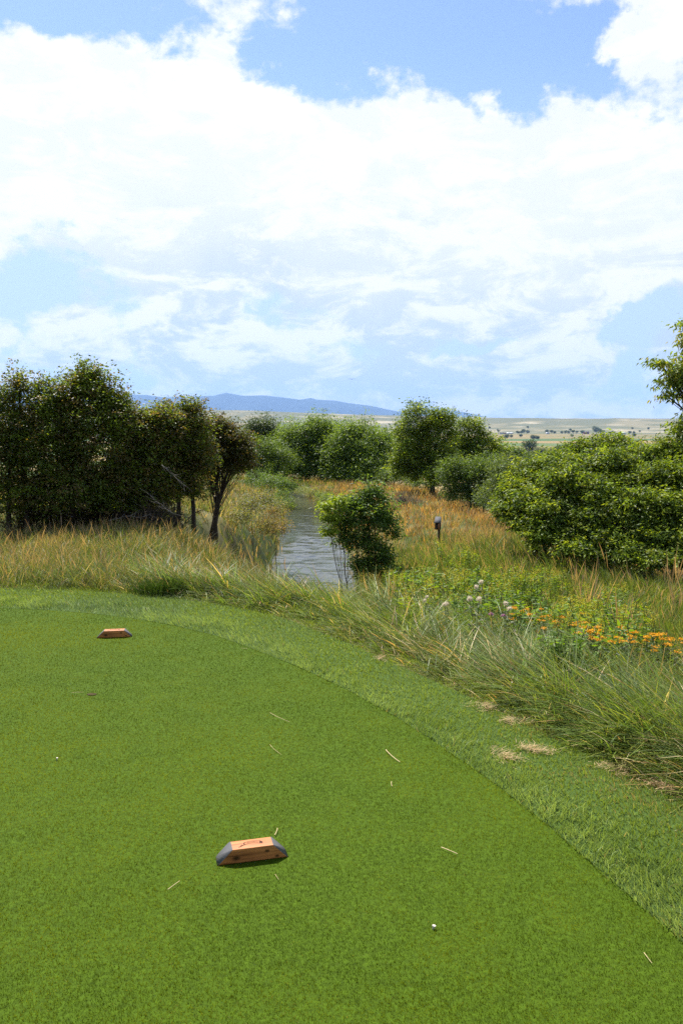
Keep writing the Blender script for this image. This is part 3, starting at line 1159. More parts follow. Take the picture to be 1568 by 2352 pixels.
tree('hawthorn_tree', 'reddish brown hawthorn with a wispy tip against the mountains', 'tree', [gpt(410, YL + 1.2), gpt(445, YL + 1.1)],
     [blob(425, 995, YL + 1, 52, 48), blob(433, 942, YL + 1, 24, 26), blob(415, 1065, YL + 1, 60, 60), blob(450, 1050, YL + 1, 45, 55), blob(378, 948, YL + 1, 15, 22), blob(410, 1120, YL + 1, 58, 40)],
     2100, 18, .052, .03, HAW[2:], r0=.045, crad=.09, spikes=.2, jitter=.6)
tree('hawthorn_tree', 'small round dark hawthorn on a bare curved trunk beside the creek bank', 'tree', [gpt(492, 16.3), gpt(480, 16.6)],
     [blob(500, 1030, 16.3, 68, 52), blob(528, 1062, 16.3, 50, 42), blob(465, 1065, 16.3, 45, 45), blob(495, 985, 16.3, 38, 26), blob(550, 1040, 16.3, 28, 38)],
     2100, 18, .052, .03, [(.08, .065, .026), (.065, .075, .022), (.11, .08, .034), (.07, .09, .024)], r0=.06, crad=.085, spikes=.1)

ELD = [(.17, .235, .026), (.13, .195, .026), (.10, .155, .025), (.23, .28, .045), (.07, .115, .022)]
YR = 16.2
rb = lambda px, dx=0: gpt(px, YR, dx)
EK = dict(group='boxelder shrubs on the right', crad=.10, droop=.5, jitter=.9, spikes=.14, shell=.72, gap=.35)
tree('boxelder_shrub', 'broad low leafy boxelder nearest the birdhouse', 'shrub', [rb(1230), rb(1270), rb(1210, .2)],
     [blob(1215, 1105, 17.5, 44, 40), blob(1185, 1140, 17.0, 38, 36), blob(1258, 1085, 17.0, 42, 44), blob(1225, 1160, 16.4, 46, 40), blob(1290, 1120, 16.2, 46, 46), blob(1262, 1190, 15.8, 48, 42), blob(1245, 1235, 15.6, 36, 28), blob(1180, 1178, 16.6, 34, 26), blob(1212, 1205, 16.2, 34, 26), blob(1315, 1225, 15.5, 50, 38)],
     1500, 33, .082, .032, ELD, r0=.04, **EK)
tree('boxelder_shrub', 'tallest bushy boxelder with light yellow green tips right of the meadow', 'shrub', [rb(1340), rb(1380), rb(1320)],
     [blob(1305, 1058, 18, 40, 26), blob(1345, 1038, 17.5, 38, 24), blob(1392, 1022, 17.8, 34, 18), blob(1335, 1085, 16.8, 46, 34), blob(1395, 1075, 16.6, 48, 40), blob(1350, 1135, 16, 52, 44), blob(1420, 1130, 16.2, 44, 42), blob(1375, 1190, 15.5, 52, 44),
      blob(1440, 1190, 15.4, 46, 46), blob(1385, 1245, 15.2, 54, 34), blob(1330, 1265, 15.0, 46, 24), blob(1420, 1275, 14.8, 50, 24), blob(1440, 1036, 18, 34, 22)],
     1900, 33, .082, .032, ELD, r0=.05, **EK)
tree('boxelder_shrub', 'boxelder shrub filling the right edge below the overhanging branch', 'shrub', [rb(1500), rb(1550), rb(1470)],
     [blob(1485, 1062, 17, 42, 36), blob(1530, 1045, 16.8, 44, 32), blob(1590, 1050, 16.5, 48, 36), blob(1505, 1115, 16, 48, 42), blob(1565, 1110, 15.8, 52, 46), blob(1480, 1170, 15.4, 48, 44), blob(1540, 1185, 15.2, 56, 50), blob(1610, 1180, 15.4, 60, 60),
      blob(1500, 1240, 14.9, 50, 38), blob(1570, 1250, 14.8, 58, 38), blob(1480, 1285, 14.5, 50, 22), blob(1550, 1290, 14.4, 54, 24)],
     2200, 33, .082, .032, ELD, r0=.05, **EK)
tree('boxelder_tree', 'tall boxelder whose branches reach in from the right edge against the sky', 'tree', [gpt(1730, 16.6), gpt(1760, 16.6)],
     [blob(1690, 900, 16.6, 110, 110), blob(1680, 760, 16.6, 90, 100), blob(1600, 860, 16.6, 55, 55), blob(1548, 868, 16.6, 34, 30), blob(1512, 832, 16.6, 18, 8), blob(1575, 790, 16.6, 12, 26), blob(1580, 745, 16.6, 16, 8),
      blob(1565, 985, 16.6, 24, 18), blob(1620, 980, 16.6, 60, 40), blob(1535, 905, 16.6, 20, 12)],
     1700, 14, .11, .034, [(.15, .22, .035), (.18, .25, .035), (.12, .17, .03), (.22, .22, .06)], r0=.11, crad=.11, droop=.9, spikes=.1, shell=.35)
YC = 47.0
tree('boxelder_tree', 'tall sunlit boxelder standing alone above the orange bank', 'tree', [gpt(992, YC)],
     [blob(968, 958, YC, 42, 30, 1), blob(945, 1000, YC, 40, 36), blob(995, 995, YC, 44, 40), blob(940, 1050, YC, 40, 36), blob(1000, 1055, YC, 45, 40), blob(1022, 965, YC, 24, 20), blob(970, 1090, YC, 36, 26), blob(925, 1080, YC, 30, 26), blob(1010, 1105, YC - 2, 34, 24)],
     1500, 24, .15, .07, ELD, r0=.16, crad=.22, droop=.3, jitter=.8, shell=.6)
tree('boxelder_tree', 'rounded boxelder leaning right of the tall sunlit one', 'tree', [gpt(1075, YC + 3)],
     [blob(1076, 985, YC + 3, 32, 26, 1), blob(1055, 1030, YC + 3, 36, 36), blob(1105, 1025, YC + 3, 44, 30), blob(1090, 1065, YC + 3, 55, 40), blob(1130, 1050, YC + 3, 30, 26), blob(1045, 1080, YC + 1, 36, 34), blob(1120, 1085, YC + 1, 44, 32)],
     1300, 24, .15, .07, ELD, r0=.13, crad=.22, droop=.3, jitter=.8, shell=.6)
DKS = [(.085, .14, .032), (.07, .12, .03), (.115, .175, .038), (.09, .135, .045)]
tree('willow_shrub', 'dense dark green shrub at the foot of the sunlit boxelders', 'shrub', [gpt(1080, 38), gpt(1110, 38)],
     [blob(1075, 1100, 38, 52, 34), blob(1120, 1080, 38, 50, 40), blob(1095, 1130, 38, 45, 28), blob(1040, 1085, 38, 34, 34), blob(1125, 1155, 37, 44, 26), blob(1055, 1135, 38, 36, 24)],
     1400, 20, .11, .045, DKS, r0=.05, crad=.18, shell=.6)
tree('willow_shrub', 'grey green shrub between the sunlit boxelders and the right shrubs', 'shrub', [gpt(1165, 30), gpt(1190, 30)],
     [blob(1165, 1090, 30, 42, 40), blob(1195, 1110, 30, 36, 38), blob(1150, 1130, 30, 40, 28), blob(1130, 1150, 31, 36, 26), blob(1185, 1155, 28, 36, 30), blob(1175, 1185, 27, 34, 22)],
     1100, 19, .09, .035, [(.10, .145, .05), (.08, .125, .04), (.125, .17, .055)], r0=.05, crad=.17)

WIL = [(.12, .19, .035), (.14, .22, .042), (.10, .165, .032), (.16, .235, .055)]
YW = 68
tree('willow_tree', 'wide pale green willow in the middle distance beyond the creek bend', 'tree', [gpt(705, YW), gpt(740, YW)],
     [blob(695, 1000, YW, 48, 34, 1), blob(735, 990, YW, 36, 32), blob(668, 1040, YW, 40, 36), blob(715, 1045, YW, 46, 42), blob(755, 1040, YW, 34, 38), blob(670, 1080, YW - 1, 40, 22), blob(735, 1082, YW - 1, 46, 22)],
     2000, 22, .24, .07, WIL, group='willows beyond the creek', r0=.2, crad=.42, droop=.6)
tree('willow_tree', 'willow with a dark leaning limb left of the tall boxelder', 'tree', [gpt(810, YW - 3), gpt(850, YW - 4)],
     [blob(815, 1000, YW - 3, 40, 34, 1), blob(785, 1050, YW - 3, 42, 42), blob(850, 1040, YW - 4, 46, 40), blob(885, 1030, YW - 4, 28, 32), blob(870, 1075, YW - 5, 44, 30), blob(790, 1088, YW - 3, 44, 20), blob(845, 1095, YW - 5, 50, 20), blob(910, 1070, YW - 5, 34, 36)],
     2300, 22, .24, .07, WIL, group='willows beyond the creek', r0=.2, crad=.42, droop=.6)
for bx, by, lb in ((470, 1010, 'half hidden tree behind the small round hawthorn'), (570, 1015, 'background tree showing between the hawthorn and the willow thicket'), (660, 1010, 'background tree behind the left side of the wide willow'),
                   (775, 1000, 'background tree filling the gap between the two willows'), (885, 1010, 'background tree in the gap left of the tall boxelder'), (1045, 1030, 'background tree seen low between the two sunlit boxelders'), (1160, 1050, 'background tree right of the sunlit boxelders')):
    tree('background_tree', lb, 'tree', [gpt(bx, 98)],
         [blob(bx, by, 98, 34, 22, 1), blob(bx - 26, by + 32, 98, 36, 28), blob(bx + 28, by + 30, 97, 36, 28), blob(bx, by + 62, 97, 56, 24)],
         700, 16, .38, .16, [(.09, .15, .04), (.11, .17, .045), (.08, .13, .04)], group='background trees in a row', r0=.2, crad=.5)
tree('willow_shrub', 'bright green low willow thicket left of the wide willow', 'shrub', [gpt(605, 62), gpt(640, 62)],
     [blob(600, 1040, 62, 36, 34, 1), blob(640, 1055, 62, 36, 34), blob(575, 1060, 62, 30, 34), blob(615, 1085, 62, 50, 18)],
     750, 20, .2, .055, [(.10, .16, .035), (.085, .14, .03), (.12, .18, .04)], r0=.12, crad=.38)
tree('olive_tree', 'small dark rounded tree behind the willow thicket below the hills', 'tree', [gpt(605, 95)],
     [blob(600, 985, 95, 32, 22, 1), blob(622, 995, 95, 24, 24), blob(585, 1005, 95, 22, 20)],
     420, 18, .3, .1, [(.05, .08, .035), (.06, .09, .045)], r0=.2, crad=.6)
tree('olive_tree', 'grey green wispy tree beside the round dark hawthorn', 'tree', [gpt(535, 105)],
     [blob(520, 985, 105, 34, 24, 1), blob(545, 1000, 105, 24, 20), blob(490, 980, 105, 24, 24)],
     260, 14, .3, .08, [(.09, .11, .075), (.075, .09, .06)], r0=.16, crad=.6, gap=.9)
tree('streamside_bush', 'leafy green bush on the left bank where the creek bends away', 'shrub', [gpt(620, 50), gpt(650, 50)],
     [blob(625, 1108, 50, 34, 18), blob(655, 1115, 48, 22, 14), blob(590, 1100, 52, 30, 18)],
     380, 18, .12, .05, [(.09, .15, .03), (.075, .13, .03)], r0=.03, crad=.2)

tree('bank_bush', 'green reedy bush on the right bank where the water first shows', 'shrub', [gpt(748, 46)],
     [blob(750, 1148, 46, 20, 12), blob(738, 1138, 47, 16, 10), blob(765, 1155, 45, 16, 10)],
     200, 14, .11, .03, [(.12, .19, .04), (.16, .21, .06)], r0=.012, crad=.16, spikes=.4)
tree('bank_bush', 'pale reedy clump at the far end of the visible water', 'shrub', [gpt(700, 56)],
     [blob(700, 1128, 56, 22, 9), blob(722, 1132, 55, 18, 9)],
     160, 14, .12, .03, [(.16, .20, .08), (.20, .22, .10)], r0=.012, crad=.18, spikes=.4)
tree('bank_bush', 'dark green bush overhanging the left side of the far water', 'shrub', [gpt(652, 40)],
     [blob(650, 1140, 40, 20, 16), blob(660, 1158, 38, 14, 14), blob(640, 1160, 37, 20, 16)],
     260, 14, .09, .03, [(.09, .15, .035), (.12, .17, .04)], r0=.012, crad=.15, spikes=.3)
tree('streamside_bush', 'low green bush on the crest below the tall sunlit boxelder', 'shrub', [gpt(935, 57), gpt(905, 58)],
     [blob(930, 1100, 57, 34, 18), blob(900, 1092, 58, 30, 16), blob(962, 1112, 53, 28, 16)],
     420, 18, .14, .05, DKS, r0=.03, crad=.22)
tree('bank_bush', 'grey green weedy bush on the left bank below the round hawthorn', 'shrub', [gpt(585, 21)],
     [blob(575, 1165, 21, 30, 24), blob(600, 1150, 23, 30, 22), blob(555, 1190, 20, 26, 18)],
     420, 14, .06, .02, [(.11, .14, .06), (.15, .16, .08), (.20, .17, .09)], r0=.012, crad=.12, spikes=.3)
tree('bank_bush', 'tan and green weedy bush overhanging the water on the left bank', 'shrub', [gpt(635, 25)],
     [blob(630, 1180, 25, 26, 26), blob(645, 1210, 26, 20, 22), blob(612, 1215, 23, 26, 22)],
     420, 14, .06, .02, [(.13, .16, .05), (.22, .17, .08), (.28, .19, .10)], r0=.012, crad=.12, spikes=.3)

# the leafy young tree in the middle
YM = 15.0
tree('young_chokecherry', 'young many stemmed bush with glossy leaves standing at the creek edge', 'shrub',
     [gpt(845, YM), gpt(862, YM), gpt(822, YM - .1), gpt(872, YM + .1), gpt(805, YM)],
     [blob(850, 1152, YM, 36, 32, .9), blob(862, 1205, YM, 34, 38, .9), blob(812, 1200, YM, 32, 34, .9), blob(888, 1205, YM, 17, 28, .9), blob(782, 1208, YM, 26, 26, .8), blob(850, 1128, YM, 14, 12), blob(830, 1165, YM, 32, 30),
      blob(772, 1172, YM, 22, 14), blob(778, 1240, YM, 18, 12), blob(802, 1228, YM, 30, 20), blob(870, 1262, YM, 26, 30), blob(905, 1228, YM, 14, 20), blob(822, 1252, YM, 34, 20), blob(850, 1180, YM, 60, 44), blob(868, 1285, YM, 32, 26), blob(832, 1290, YM, 20, 20), blob(850, 1310, YM, 36, 18), blob(840, 1238, YM, 24, 22), blob(828, 1300, YM, 22, 16), blob(880, 1292, YM, 22, 20), blob(862, 1135, YM, 20, 22), blob(815, 1165, YM, 24, 18)],
     1500, 13, .07, .026, [(.08, .145, .032), (.10, .17, .035), (.14, .22, .036), (.065, .12, .034)], r0=.014, crad=.085, droop=.35, spikes=.35, shell=.45, gap=.62, jitter=.8)
tree('young_ash_sprout', 'light yellow green drooping sprout leaning over the water left of the bush', 'shrub', [gpt(800, YM - .3)],
     [blob(760, 1190, YM - .3, 16, 8), blob(748, 1163, YM - .3, 12, 6), blob(752, 1222, YM - .3, 10, 7), blob(778, 1150, YM - .3, 12, 6)],
     170, 9, .08, .032, [(.24, .32, .035), (.20, .28, .035)], r0=.01, crad=.06, droop=.6)

print('stage trees', flush=True)


# bare brush
def brush(name, label, cat, base, size, n, r=.008, col=None, up=.8, bark='bark_grey'):
    T = thing(name, label, cat, base)
    mb = MB()
    for i in range(n):
        a = rng.uniform(0, TAU)
        L = size[2] * rng.uniform(.5, 1.1)
        p = [np.array([rng.normal(0, size[0] * .25), rng.normal(0, size[1] * .25), -.03])]
        d = np.array([math.cos(a) * size[0], math.sin(a) * size[1], up * size[2]])
        d /= np.linalg.norm(d)
        for k in range(6):
            d = d + rng.normal(0, .22, 3)
            d /= np.linalg.norm(d)
            p.append(p[-1] + d * L / 6)
        p = np.array(p)
        rr = r * rng.uniform(.6, 1.3)
        mb.tube(p, np.linspace(rr, rr * .3, 7), 4)
        for k in (2, 3, 4, 5):
            for _ in range(2):
                dd = (p[k] - p[k - 1]) + rng.normal(0, .6, 3) * L / 6
                q = p[k] + np.cumsum(np.array([[0, 0, 0], dd, dd * .9 + rng.normal(0, .02, 3)]), 0)
                mb.tube(q, np.array([.45, .3, .12]) * rr, 3)
    mb.build('twigs', M[bark], T)
    return T


for bpx, lb in ((60, 'dark twiggy undergrowth under the leftmost hawthorn'), (150, 'dark twiggy undergrowth under the left half of the largest hawthorn'), (235, 'dark twiggy undergrowth under the right half of the largest hawthorn'), (310, 'dark twiggy undergrowth where the second hawthorn stands')):
    brush('bare_bush', lb, 'shrub', gpt(bpx, 13.9), (.9, .5, .55), 110, .007, bark='bark')
brush('bare_bush', 'tangle of dark bare twigs at the foot of the hawthorns', 'shrub', gpt(375, 13.2), (.55, .4, .55), 60, .006, bark='bark')
brush('bare_bush', 'thin grey brown leafless bush below the tall sunlit boxelder', 'shrub', gpt(932, 40), (.6, .5, .8), 60, .012)
for (ax, ay, bx, by, lab) in ((372, 1068, 425, 1112, 'bleached dead branch sticking out of the hawthorns at mid height'), (250, 1196, 345, 1185, 'pale dead branch lying low under the largest hawthorn'), (400, 1180, 352, 1140, 'short grey dead branch leaning out near the small round hawthorn')):
    a, b = at(ax, ay, 12.5), at(bx, by, 12.4)
    T = thing('dead_branch', lab, 'branch', a, 'dead branches under the hawthorns')
    mb = MB()
    L = np.linalg.norm(b - a)
    p = np.linspace(0, 1, 8)[:, None] * (b - a)[None] + np.cumsum(rng.normal(0, .018, (8, 3)), 0)
    p[0] = (0, 0, 0)
    p = np.concatenate([[(-.3 * (b - a)[0], .8, -.15)], p])
    mb.tube(p, np.linspace(.006, .002, 9), 5)
    for k in range(2, 9):
        for s in (0, 1):
            dd = rng.normal(0, .035, 3) + (b - a) / L * .06
            mb.tube(np.array([p[k], p[k] + dd, p[k] + dd * 1.8 + rng.normal(0, .02, 3)]), (.003, .002, .001), 4)
    o = mb.build('limb', M['bark_grey'], T, smooth=True)

# ------------------------------------------------------------------ valley trees, one object each
def small_tree(h, wd, pal, kind):
    T = bpy.data.objects.new(kind, None)
    COL.objects.link(T)
    mb = MB()
    mb.tube([(0, 0, -.5), (.05 * h, 0, h * .3), (0, .02 * h, h * .7)], (h * .03, h * .022, h * .008), 6)
    for k in range(5):
        a = rng.uniform(0, TAU)
        mb.tube([(0, 0, h * .3), (wd * .2 * math.cos(a), wd * .2 * math.sin(a), h * .5), (wd * .38 * math.cos(a), wd * .38 * math.sin(a), h * .7)], (h * .014, h * .009, h * .004), 4)
    mb.build('trunk', M['bark'], T)
    n = 1500
    bl = [(np.array([rng.normal(0, wd * .2), rng.normal(0, wd * .2), h * rng.uniform(.4, .72)]), rng.uniform(.2, .34) * wd) for _ in range(6)]
    bi = rng.integers(0, 6, n)
    d = rng.normal(0, 1, (n, 3))
    d /= np.linalg.norm(d, axis=1)[:, None]
    P = np.array([bl[b][0] for b in bi]) + d * np.array([bl[b][1] for b in bi])[:, None] * rng.uniform(.5, 1.15, (n, 1)) * np.array([1, 1, .85])
    P[:, 2] = np.maximum(P[:, 2], h * .08)
    pal = np.array(pal)
    c = pal[rng.integers(0, len(pal), n)] * (1 + .5 * (rng.random((n, 1)) - .5))
    V, F, C = leaves(P, wd * .075, wd * .055, .1, c, out_dir=d)
    make('crown', V, F, M['leaf'], C, T)
    return T


protos = {
    'dark': [small_tree(9, 9, [(.045, .07, .025), (.055, .085, .03), (.07, .10, .035)], 'valley_tree') for _ in range(3)],
    'sage': [small_tree(5, 7, [(.15, .17, .13), (.12, .15, .11), (.19, .2, .16)], 'silvery_bush') for _ in range(2)],
    'pop': [small_tree(14, 6, [(.045, .075, .03), (.06, .09, .035)], 'poplar_tree')],
}
used = set()


def put(kind, px, Y, s, label, group, cat='tree', variant=None):
    pr = protos[kind][(variant if variant is not None else rng.integers(0, 9)) % len(protos[kind])]
    x = (px - CX) / FD * Y / CT
    loc = (x, Y, gh(x, Y) - .2)
    if id(pr) not in used:
        used.add(id(pr))
        o = pr
        o.location = loc
        o.scale = (s,) * 3
    else:
        o = dup(pr, loc, rng.uniform(0, TAU), s)
    o['label'] = label
    o['category'] = cat
    o['group'] = group
    return o


for i in range(46):       # dark belt of trees just beyond the shrubs
    px = 1150 + i * 9 + rng.uniform(-6, 6)
    Y = rng.uniform(540, 780)
    put('dark', px, Y, rng.uniform(1.1, 1.6), 'dark green tree in the belt seen over the boxelder shrubs', 'dark trees across the valley floor')
for i in range(14):
    px = 1290 + i * 19 + rng.uniform(-9, 9)
    Y = rng.uniform(1000, 1300)
    put('dark', px, Y, rng.uniform(.8, 1.2), 'dark tree further out on the valley floor behind the belt', 'far dark trees on the valley floor')
for i, px in enumerate((1142, 1150, 1163, 1172, 1182, 1192, 1212, 1226, 1238, 1246, 1258, 1270, 1392, 1402, 1420)):
    put('sage', px, 1000 + 40 * (i % 4), rng.uniform(1.3, 1.9), 'silvery grey bush in the row beside the hay field', 'silvery bushes by the hay field', 'bush')
put('dark', 1206, 1080, 2.3, 'largest dark tree rising in the row of silvery bushes', 'field trees', variant=0)
for px, Y, s, lb in ((1124, 2300, 1.6, 'small dark bush alone in the left of the fields'), (1160, 2700, 2.2, 'dark tree above the silvery row at the edge of a green strip'), (1222, 2500, 2.2, 'left tree of the pair in the green strip'),
                     (1231, 2500, 1.9, 'right tree of the pair in the green strip')):
    put('dark', px, Y, s, lb, 'field trees')
put('pop', 1140, 3900, 2.6, 'narrow upright tree beside the left farmstead', 'farm trees')
put('dark', 1363, 3950, 4.6, 'big round tree beside the red barn', 'farm trees', variant=1)
put('dark', 1372, 3900, 3.2, 'lower tree right behind the red barn tree', 'farm trees', variant=2)
for i in range(16):
    px = [1186, 1192, 1198, 1206, 1250, 1262, 1268, 1285, 1292, 1300, 1310, 1318, 1330, 1400, 1438, 1450][i]
    put('dark', px, 3900 + 30 * (i % 3), rng.uniform(1.6, 2.8), 'distant dot of a tree along the farm lane', 'trees along the farm lane')
for i in range(14):
    put('dark', rng.uniform(1100, 1540), rng.uniform(3000, 5200), rng.uniform(1.3, 2.2), 'lone speck of a tree on the dry slope', 'scattered trees on the dry slope')
for pl in protos.values():
    for pr in pl:
        if id(pr) not in used:
            put([k for k, v in protos.items() if pr in v][0], 1480, 900, 1., 'dark tree further out on the valley floor behind the belt', 'far dark trees on the valley floor', variant=pl.index(pr))


def house(px, Y, w, dpt, h, wall, roof, label, rz=.2, name='farmhouse'):
    x = (px - CX) / FD * Y / CT
    T = thing(name, label, 'building', (x, Y, gh(x, Y) - .3), 'far farm buildings', rz)
    mb = MB()
    hw_, hd = w / 2, dpt / 2
    rh = dpt * .35
    mb.box((0, 0, h / 2), (w, dpt, h))
    mb.add([(-hw_, -hd, h), (-hw_, hd, h), (-hw_, 0, h + rh)], [(0, 1, 2)])
    mb.add([(hw_, -hd, h), (hw_, hd, h), (hw_, 0, h + rh)], [(0, 2, 1)])
    mb.build('wall', M[wall], T)
    r_ = MB()
    e = .6
    for s in (-1, 1):
        r_.add([(-hw_ - e, s * (hd + e), h - .35), (hw_ + e, s * (hd + e), h - .35), (hw_ + e, 0, h + rh + .1), (-hw_ - e, 0, h + rh + .1),
                (-hw_ - e, s * (hd + e), h - .05), (hw_ + e, s * (hd + e), h - .05), (hw_ + e, 0, h + rh + .4), (-hw_ - e, 0, h + rh + .4)],
               [(0, 1, 2, 3), (4, 7, 6, 5), (0, 4, 5, 1), (1, 5, 6, 2), (2, 6, 7, 3), (3, 7, 4, 0)])
    r_.build('roof', M[roof], T)
    for k in (-.3, 0, .3):
        w_ = MB()
        w_.box((k * w, -hd - .05, h * .5), (w * .1, .12, h * .35))
        w_.build('window', M['hole'], T)
    return T


house(1148, 3900, 18, 9, 5, 'white_wall', 'dark_roof', 'pale farmhouse at the left end of the left farmstead')
house(1155, 3930, 12, 8, 4, 'red_wall', 'dark_roof', 'small reddish shed in the left farmstead')
house(1163, 3900, 16, 8, 5, 'white_wall', 'grey_roof', 'white building in the middle of the left farmstead', -.2)
house(1170, 3950, 14, 9, 4, 'darkwood', 'grey_roof', 'dark sided shed at the right end of the left farmstead')
house(1252, 3920, 16, 9, 5, 'white_wall', 'grey_roof', 'pale house among trees in the centre of the far lane')
house(1340, 3950, 24, 14, 9, 'red_wall', 'dark_roof', 'red barn left of the big round tree', .1, 'barn')
house(1393, 3980, 22, 9, 4, 'red_wall', 'dark_roof', 'low reddish shed right of the big round tree')
house(1422, 3960, 30, 14, 5, 'white_wall', 'grey_roof', 'long pale roofed building furthest right in the valley', .05)

# ------------------------------------------------------------------ tee markers
def tee_marker(loc, rz, label):
    T = thing('tee_marker', label, 'tee marker', loc, 'cedar tee markers on the lawn', rz)
    L, LT, D, H = .263, .151, .072, .056
    # rounded profile (y, z)
    prof = []
    for (cy_, cz_, r, a0) in ((-D / 2, 0, .006, 180), (D / 2, 0, .012, 270), (D / 2, H, .010, 0), (-D / 2, H, .003, 90)):
        sy, sz = (1 if cy_ < 0 else -1), (1 if cz_ == 0 else -1)
        for k in range(5):
            a = R(a0 + 90 * k / 4)
            prof.append((cy_ + sy * r + r * math.cos(a), cz_ + sz * r + r * math.sin(a)))
    prof = np.array(prof)
    n = len(prof)
    half = L / 2 - (L - LT) / 2 * prof[:, 1] / H
    ch = .0018
    V = np.concatenate([np.c_[-half, prof], np.c_[half, prof]])
    k = np.arange(n)
    k2 = (k + 1) % n
    make('body', V, np.stack([k, k2, k2 + n, k + n], -1), M['cedar'], None, T)
    for s in (-1, 1):
        pr = prof
        V = np.concatenate([np.c_[s * (half + .0), pr], np.c_[s * (half + ch), pr * np.array([.985, 1]) + np.array([0, 0])]])
        F1 = np.stack([k, k2, k2 + n, k + n], -1)
        make('end_face', V, [F1, (k + n)[None]], M['grey_end'], None, T)
    # burnt emblem: curved ribbon with folded tails, marks too small to read
    mb = MB()
    z0 = H + .0006

    def strip(pts, w):
        pts = np.array(pts, float)
        tg = np.gradient(pts, axis=0)
        tg /= np.linalg.norm(tg, axis=1)[:, None]
        nn = np.stack([-tg[:, 1], tg[:, 0]], -1) * w / 2
        a, b = pts - nn, pts + nn
        m_ = len(pts)
        V = np.concatenate([np.c_[a, np.full(m_, z0)], np.c_[b, np.full(m_, z0)]])
        q = np.arange(m_ - 1)
        mb.add(V, np.stack([q, q + 1, q + 1 + m_, q + m_], -1))
    xs = np.linspace(-.027, .030, 14)
    arc = lambda o: [(q, o + .006 * math.sin((q + .027) / .057 * math.pi) - .0) for q in xs]
    strip(arc(-.008), .0016)
    strip(arc(.008), .0013)
    strip([(-.027, -.010), (-.030, 0), (-.026, .010)], .0035)
    strip([(.030, -.010), (.034, -.001), (.030, .009)], .006)
    strip([(.036, -.012), (.040, -.002), (.034, .006)], .004)
    strip([(-.030, -.008), (-.038, -.014), (-.044, -.019), (-.052, -.022)], .003)
    strip([(-.036, -.006), (-.043, -.013), (-.040, -.018)], .002)
    for q in np.linspace(-.020, .022, 10):
        yy = .006 * math.sin((q + .027) / .057 * math.pi)
        strip([(q, yy - .0035), (q + .0008, yy + .0035)], .0013)
        if int(q * 1000) % 2:
            strip([(q, yy + .003), (q + .003, yy + .0028)], .001)
    mb.build('emblem', M['ink'], T)
    return T


dd = np.array([-.4556, 2.92])
uu = np.array([math.cos(R(14.3)), math.sin(R(14.3))])
c1 = dd + uu * .1315 + np.array([-uu[1], uu[0]]) * .036
tee_marker((c1[0], c1[1], .004), R(14.3), 'near cedar tee marker with grey ends and a burnt ribbon emblem on top')
a, b = onz(222, 1467), onz(300, 1465)
c2 = (a + b) / 2
tee_marker((c2[0], c2[1] + .036, .004), R(9), 'far cedar tee marker near the back edge of the tee')

# ------------------------------------------------------------------ birdhouse
bh = hit(1007, 1262)
Y = bh[1]
c = at(1005, 1206, Y)
T = thing('birdhouse', 'small weathered wooden birdhouse on a post in the meadow grass', 'birdhouse', (c[0], Y, gh(c[0], Y)), None, R(-12))
top = c[2] - gh(c[0], Y)
mb = MB()
mb.tube([(.03, .05, -.1), (.03, .05, top + .08)], (.035, .035), 8)
mb.build('post', M['darkwood'], T)
s = Y / FD
W_, Hh = 13 * s, 20 * s
mb = MB()
v = [(-W_ / 2, -W_ * .45, 0), (W_ / 2, -W_ * .45, 0), (W_ / 2, W_ * .45, 0), (-W_ / 2, W_ * .45, 0), (-W_ / 2, -W_ * .45, Hh * .82), (W_ / 2, -W_ * .45, Hh * .82), (W_ / 2, W_ * .45, Hh * 1.1), (-W_ / 2, W_ * .45, Hh * 1.1)]
mb.add(np.array(v) + np.array([0, 0, top - Hh * .5]), [(0, 3, 2, 1), (4, 5, 6, 7), (0, 1, 5, 4), (1, 2, 6, 5), (2, 3, 7, 6), (3, 0, 4, 7)])
body = mb.build('box', M['darkwood'], T)
mb = MB()
mb.box((W_ * .22, -W_ * .47, top - Hh * .08), (W_ * .22, .02, Hh * .75))
mb.build('front_board', M['redwood'], T)
mb = MB()
th = np.arange(14) / 14 * TAU
mb.add(np.c_[np.cos(th) * .022 - W_ * .12, np.full(14, -W_ * .45 - .003), np.sin(th) * .022 + top + Hh * .12], [tuple(range(14))])
mb.build('entrance_hole', M['hole'], T)
mb = MB()
rz0 = top + Hh * .47
mb.add([(-W_ * .62, -W_ * .72, rz0 - Hh * .18), (W_ * .62, -W_ * .72, rz0 - Hh * .18), (W_ * .5, W_ * .55, rz0 + Hh * .42), (-W_ * .5, W_ * .55, rz0 + Hh * .42),
        (-W_ * .62, -W_ * .72, rz0 - Hh * .12), (W_ * .62, -W_ * .72, rz0 - Hh * .12), (W_ * .5, W_ * .55, rz0 + Hh * .48), (-W_ * .5, W_ * .55, rz0 + Hh * .48)],
       [(0, 3, 2, 1), (4, 5, 6, 7), (0, 1, 5, 4), (1, 2, 6, 5), (2, 3, 7, 6), (3, 0, 4, 7)])
mb.build('roof', M['shingle'], T)

